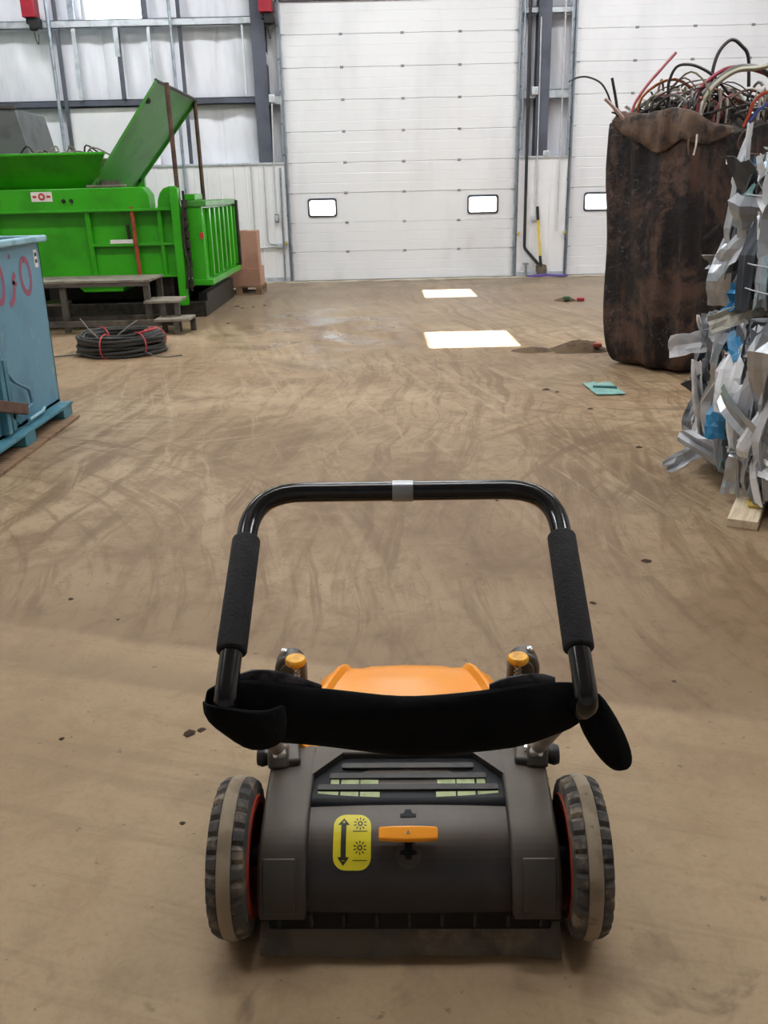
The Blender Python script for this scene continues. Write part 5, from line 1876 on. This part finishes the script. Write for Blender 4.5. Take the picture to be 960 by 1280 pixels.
def heap(name, cx, cy, rx, ry, h, seed, m, label):
    rings = []
    for r, zz in ((1.0, 0), (.8, .35), (.55, .75), (.25, .95), (.03, 1.0)):
        ring = []
        for k in range(18):
            t = 2 * PI * k / 18
            q = 1 + .3 * noise.noise(Vector((math.cos(t) * 2 + seed, math.sin(t) * 2, r * 3)))
            ring.append((cx + rx * r * q * math.cos(t), cy + ry * r * q * math.sin(t), h * zz * (1 + .4 * noise.noise(Vector((t * 2, r * 5, seed))))))
        rings.append(ring)
    o_ = MB().loft(rings).build(name, m, None, smooth=60, org=(cx, cy, 0))
    return tag(o_, label, 'dirt pile')


heap('dirt_pile', 2.02, 8.95, .30, .22, .09, 2, M_DIRT, 'long low pile of brown dirt beside the sack')
heap('dirt_pile', 1.55, 8.95, .22, .14, .035, 6, M_DIRT, 'thin smear of dirt left of the pile by the sack')
heap('dirt_pile', 2.72, 13.1, .16, .12, .05, 4, M_DIRT, 'small dark dirt pile with red scraps far down the floor')
for nm, c, sz, m, lb in (('red_scrap', (2.92, 13.05, 0), .06, M_RED, 'red plastic scrap on the small far dirt pile'),
                         ('red_scrap', (2.16, 8.80, .05), .05, M_REDBAR, 'red scrap on the brown dirt beside the sack'),
                         ('green_scrap', (2.70, 12.98, .03), .06, mat('green_scrap', srgb(60, 90, 60), .6), 'dark green scrap on the small far dirt pile')):
    m_ = MB()
    m_.prism([(c[0] - sz, c[1] - sz * .6), (c[0] + sz * .8, c[1] - sz), (c[0] + sz, c[1] + sz * .5), (c[0] - sz * .2, c[1] + sz)], c[2], c[2] + sz * .8, 'XY')
    tag(m_.build(nm, m, None, org=c, bevel=.01), lb, 'scrap')
# purple hose lying along the wall between the doors
M_PURP = mat('purple_hose', srgb(104, 84, 158), .5)
hp_ = cat_rom([(2.75, 16.80, .03), (2.95, 16.72, .03), (3.15, 16.82, .03), (3.35, 16.70, .03), (3.5, 16.80, .03), (3.3, 16.86, .03), (3.05, 16.78, .05), (2.85, 16.86, .03)], 6)
tag(MB().tube(hp_, .02, 6).build('hose', M_PURP, None, smooth=60, org=(2.75, 16.8, .012)), 'tangled purple strap lying at the wall under the shovel', 'strap')

# loose dirt crumbs
CR = []
rnd = random.Random(21)
for k in range(4):
    m_ = MB()
    rings = []
    for r, zz in ((1.0, 0), (.8, .5), (.3, .9)):
        rings.append([(r * (1 + .4 * rnd.uniform(-1, 1)) * math.cos(2 * PI * i / 7), r * (1 + .4 * rnd.uniform(-1, 1)) * math.sin(2 * PI * i / 7), zz * .6) for i in range(7)])
    m_.loft(rings)
    me = m_.build('dirt_crumb', M_DIRT, None).data
    CR.append(me)
for o_ in [o_ for o_ in C.objects if o_.name.startswith('dirt_crumb')]:
    bpy.data.objects.remove(o_)
spots = [(1.15, 3.55, .022), (.82, 3.15, .013), (1.62, 5.35, .02), (1.95, 5.2, .03), (-.615, 2.31, .02), (-.58, 2.33, .012), (-1.0, 2.3, .008), (-1.05, 3.1, .008),
         (.95, 2.55, .008), (1.55, 6.4, .02), (1.35, 7.1, .03), (1.42, 7.0, .02), (-1.3, 3.3, .012), (.6, 4.4, .01), (-.55, 1.9, .007), (-1.95, 11.5, .03), (-1.85, 13.2, .03), (-2.1, 13.3, .04), (-1.7, 13.35, .03), (-2.0, 13.1, .035)]
for i, (x, y, s_) in enumerate(spots):
    o_ = link('dirt_crumb', CR[i % 4], None, (x, y, 0), (0, 0, i * 1.3))
    o_.scale = (s_, s_, s_ * .7)
    where = ['right of the right foam grip', 'just right of the top handle bend', 'left of the bale end', 'at the foot of the bale', 'left of the wrapped fabric end, larger of a pair', 'left of the wrapped fabric end, smaller of a pair',
             'on the swept lane left of the sling', 'on the dirty floor left of the left grip', 'at the swept edge right of the sling', 'between teal sheet and bale', 'left of the teal sheet, larger of two', 'left of the teal sheet, smaller of two',
             'far left on the dirty floor', 'inside the handle loop', 'near the left wheel', 'beside the steel steps', 'right of the steel steps', 'leftmost in front of the pallet of boxes', 'rightmost in front of the pallet of boxes', 'middle one in front of the pallet of boxes'][i]
    tag(o_, 'small brown dirt crumb ' + where, 'dirt', 'dirt crumbs on the floor')
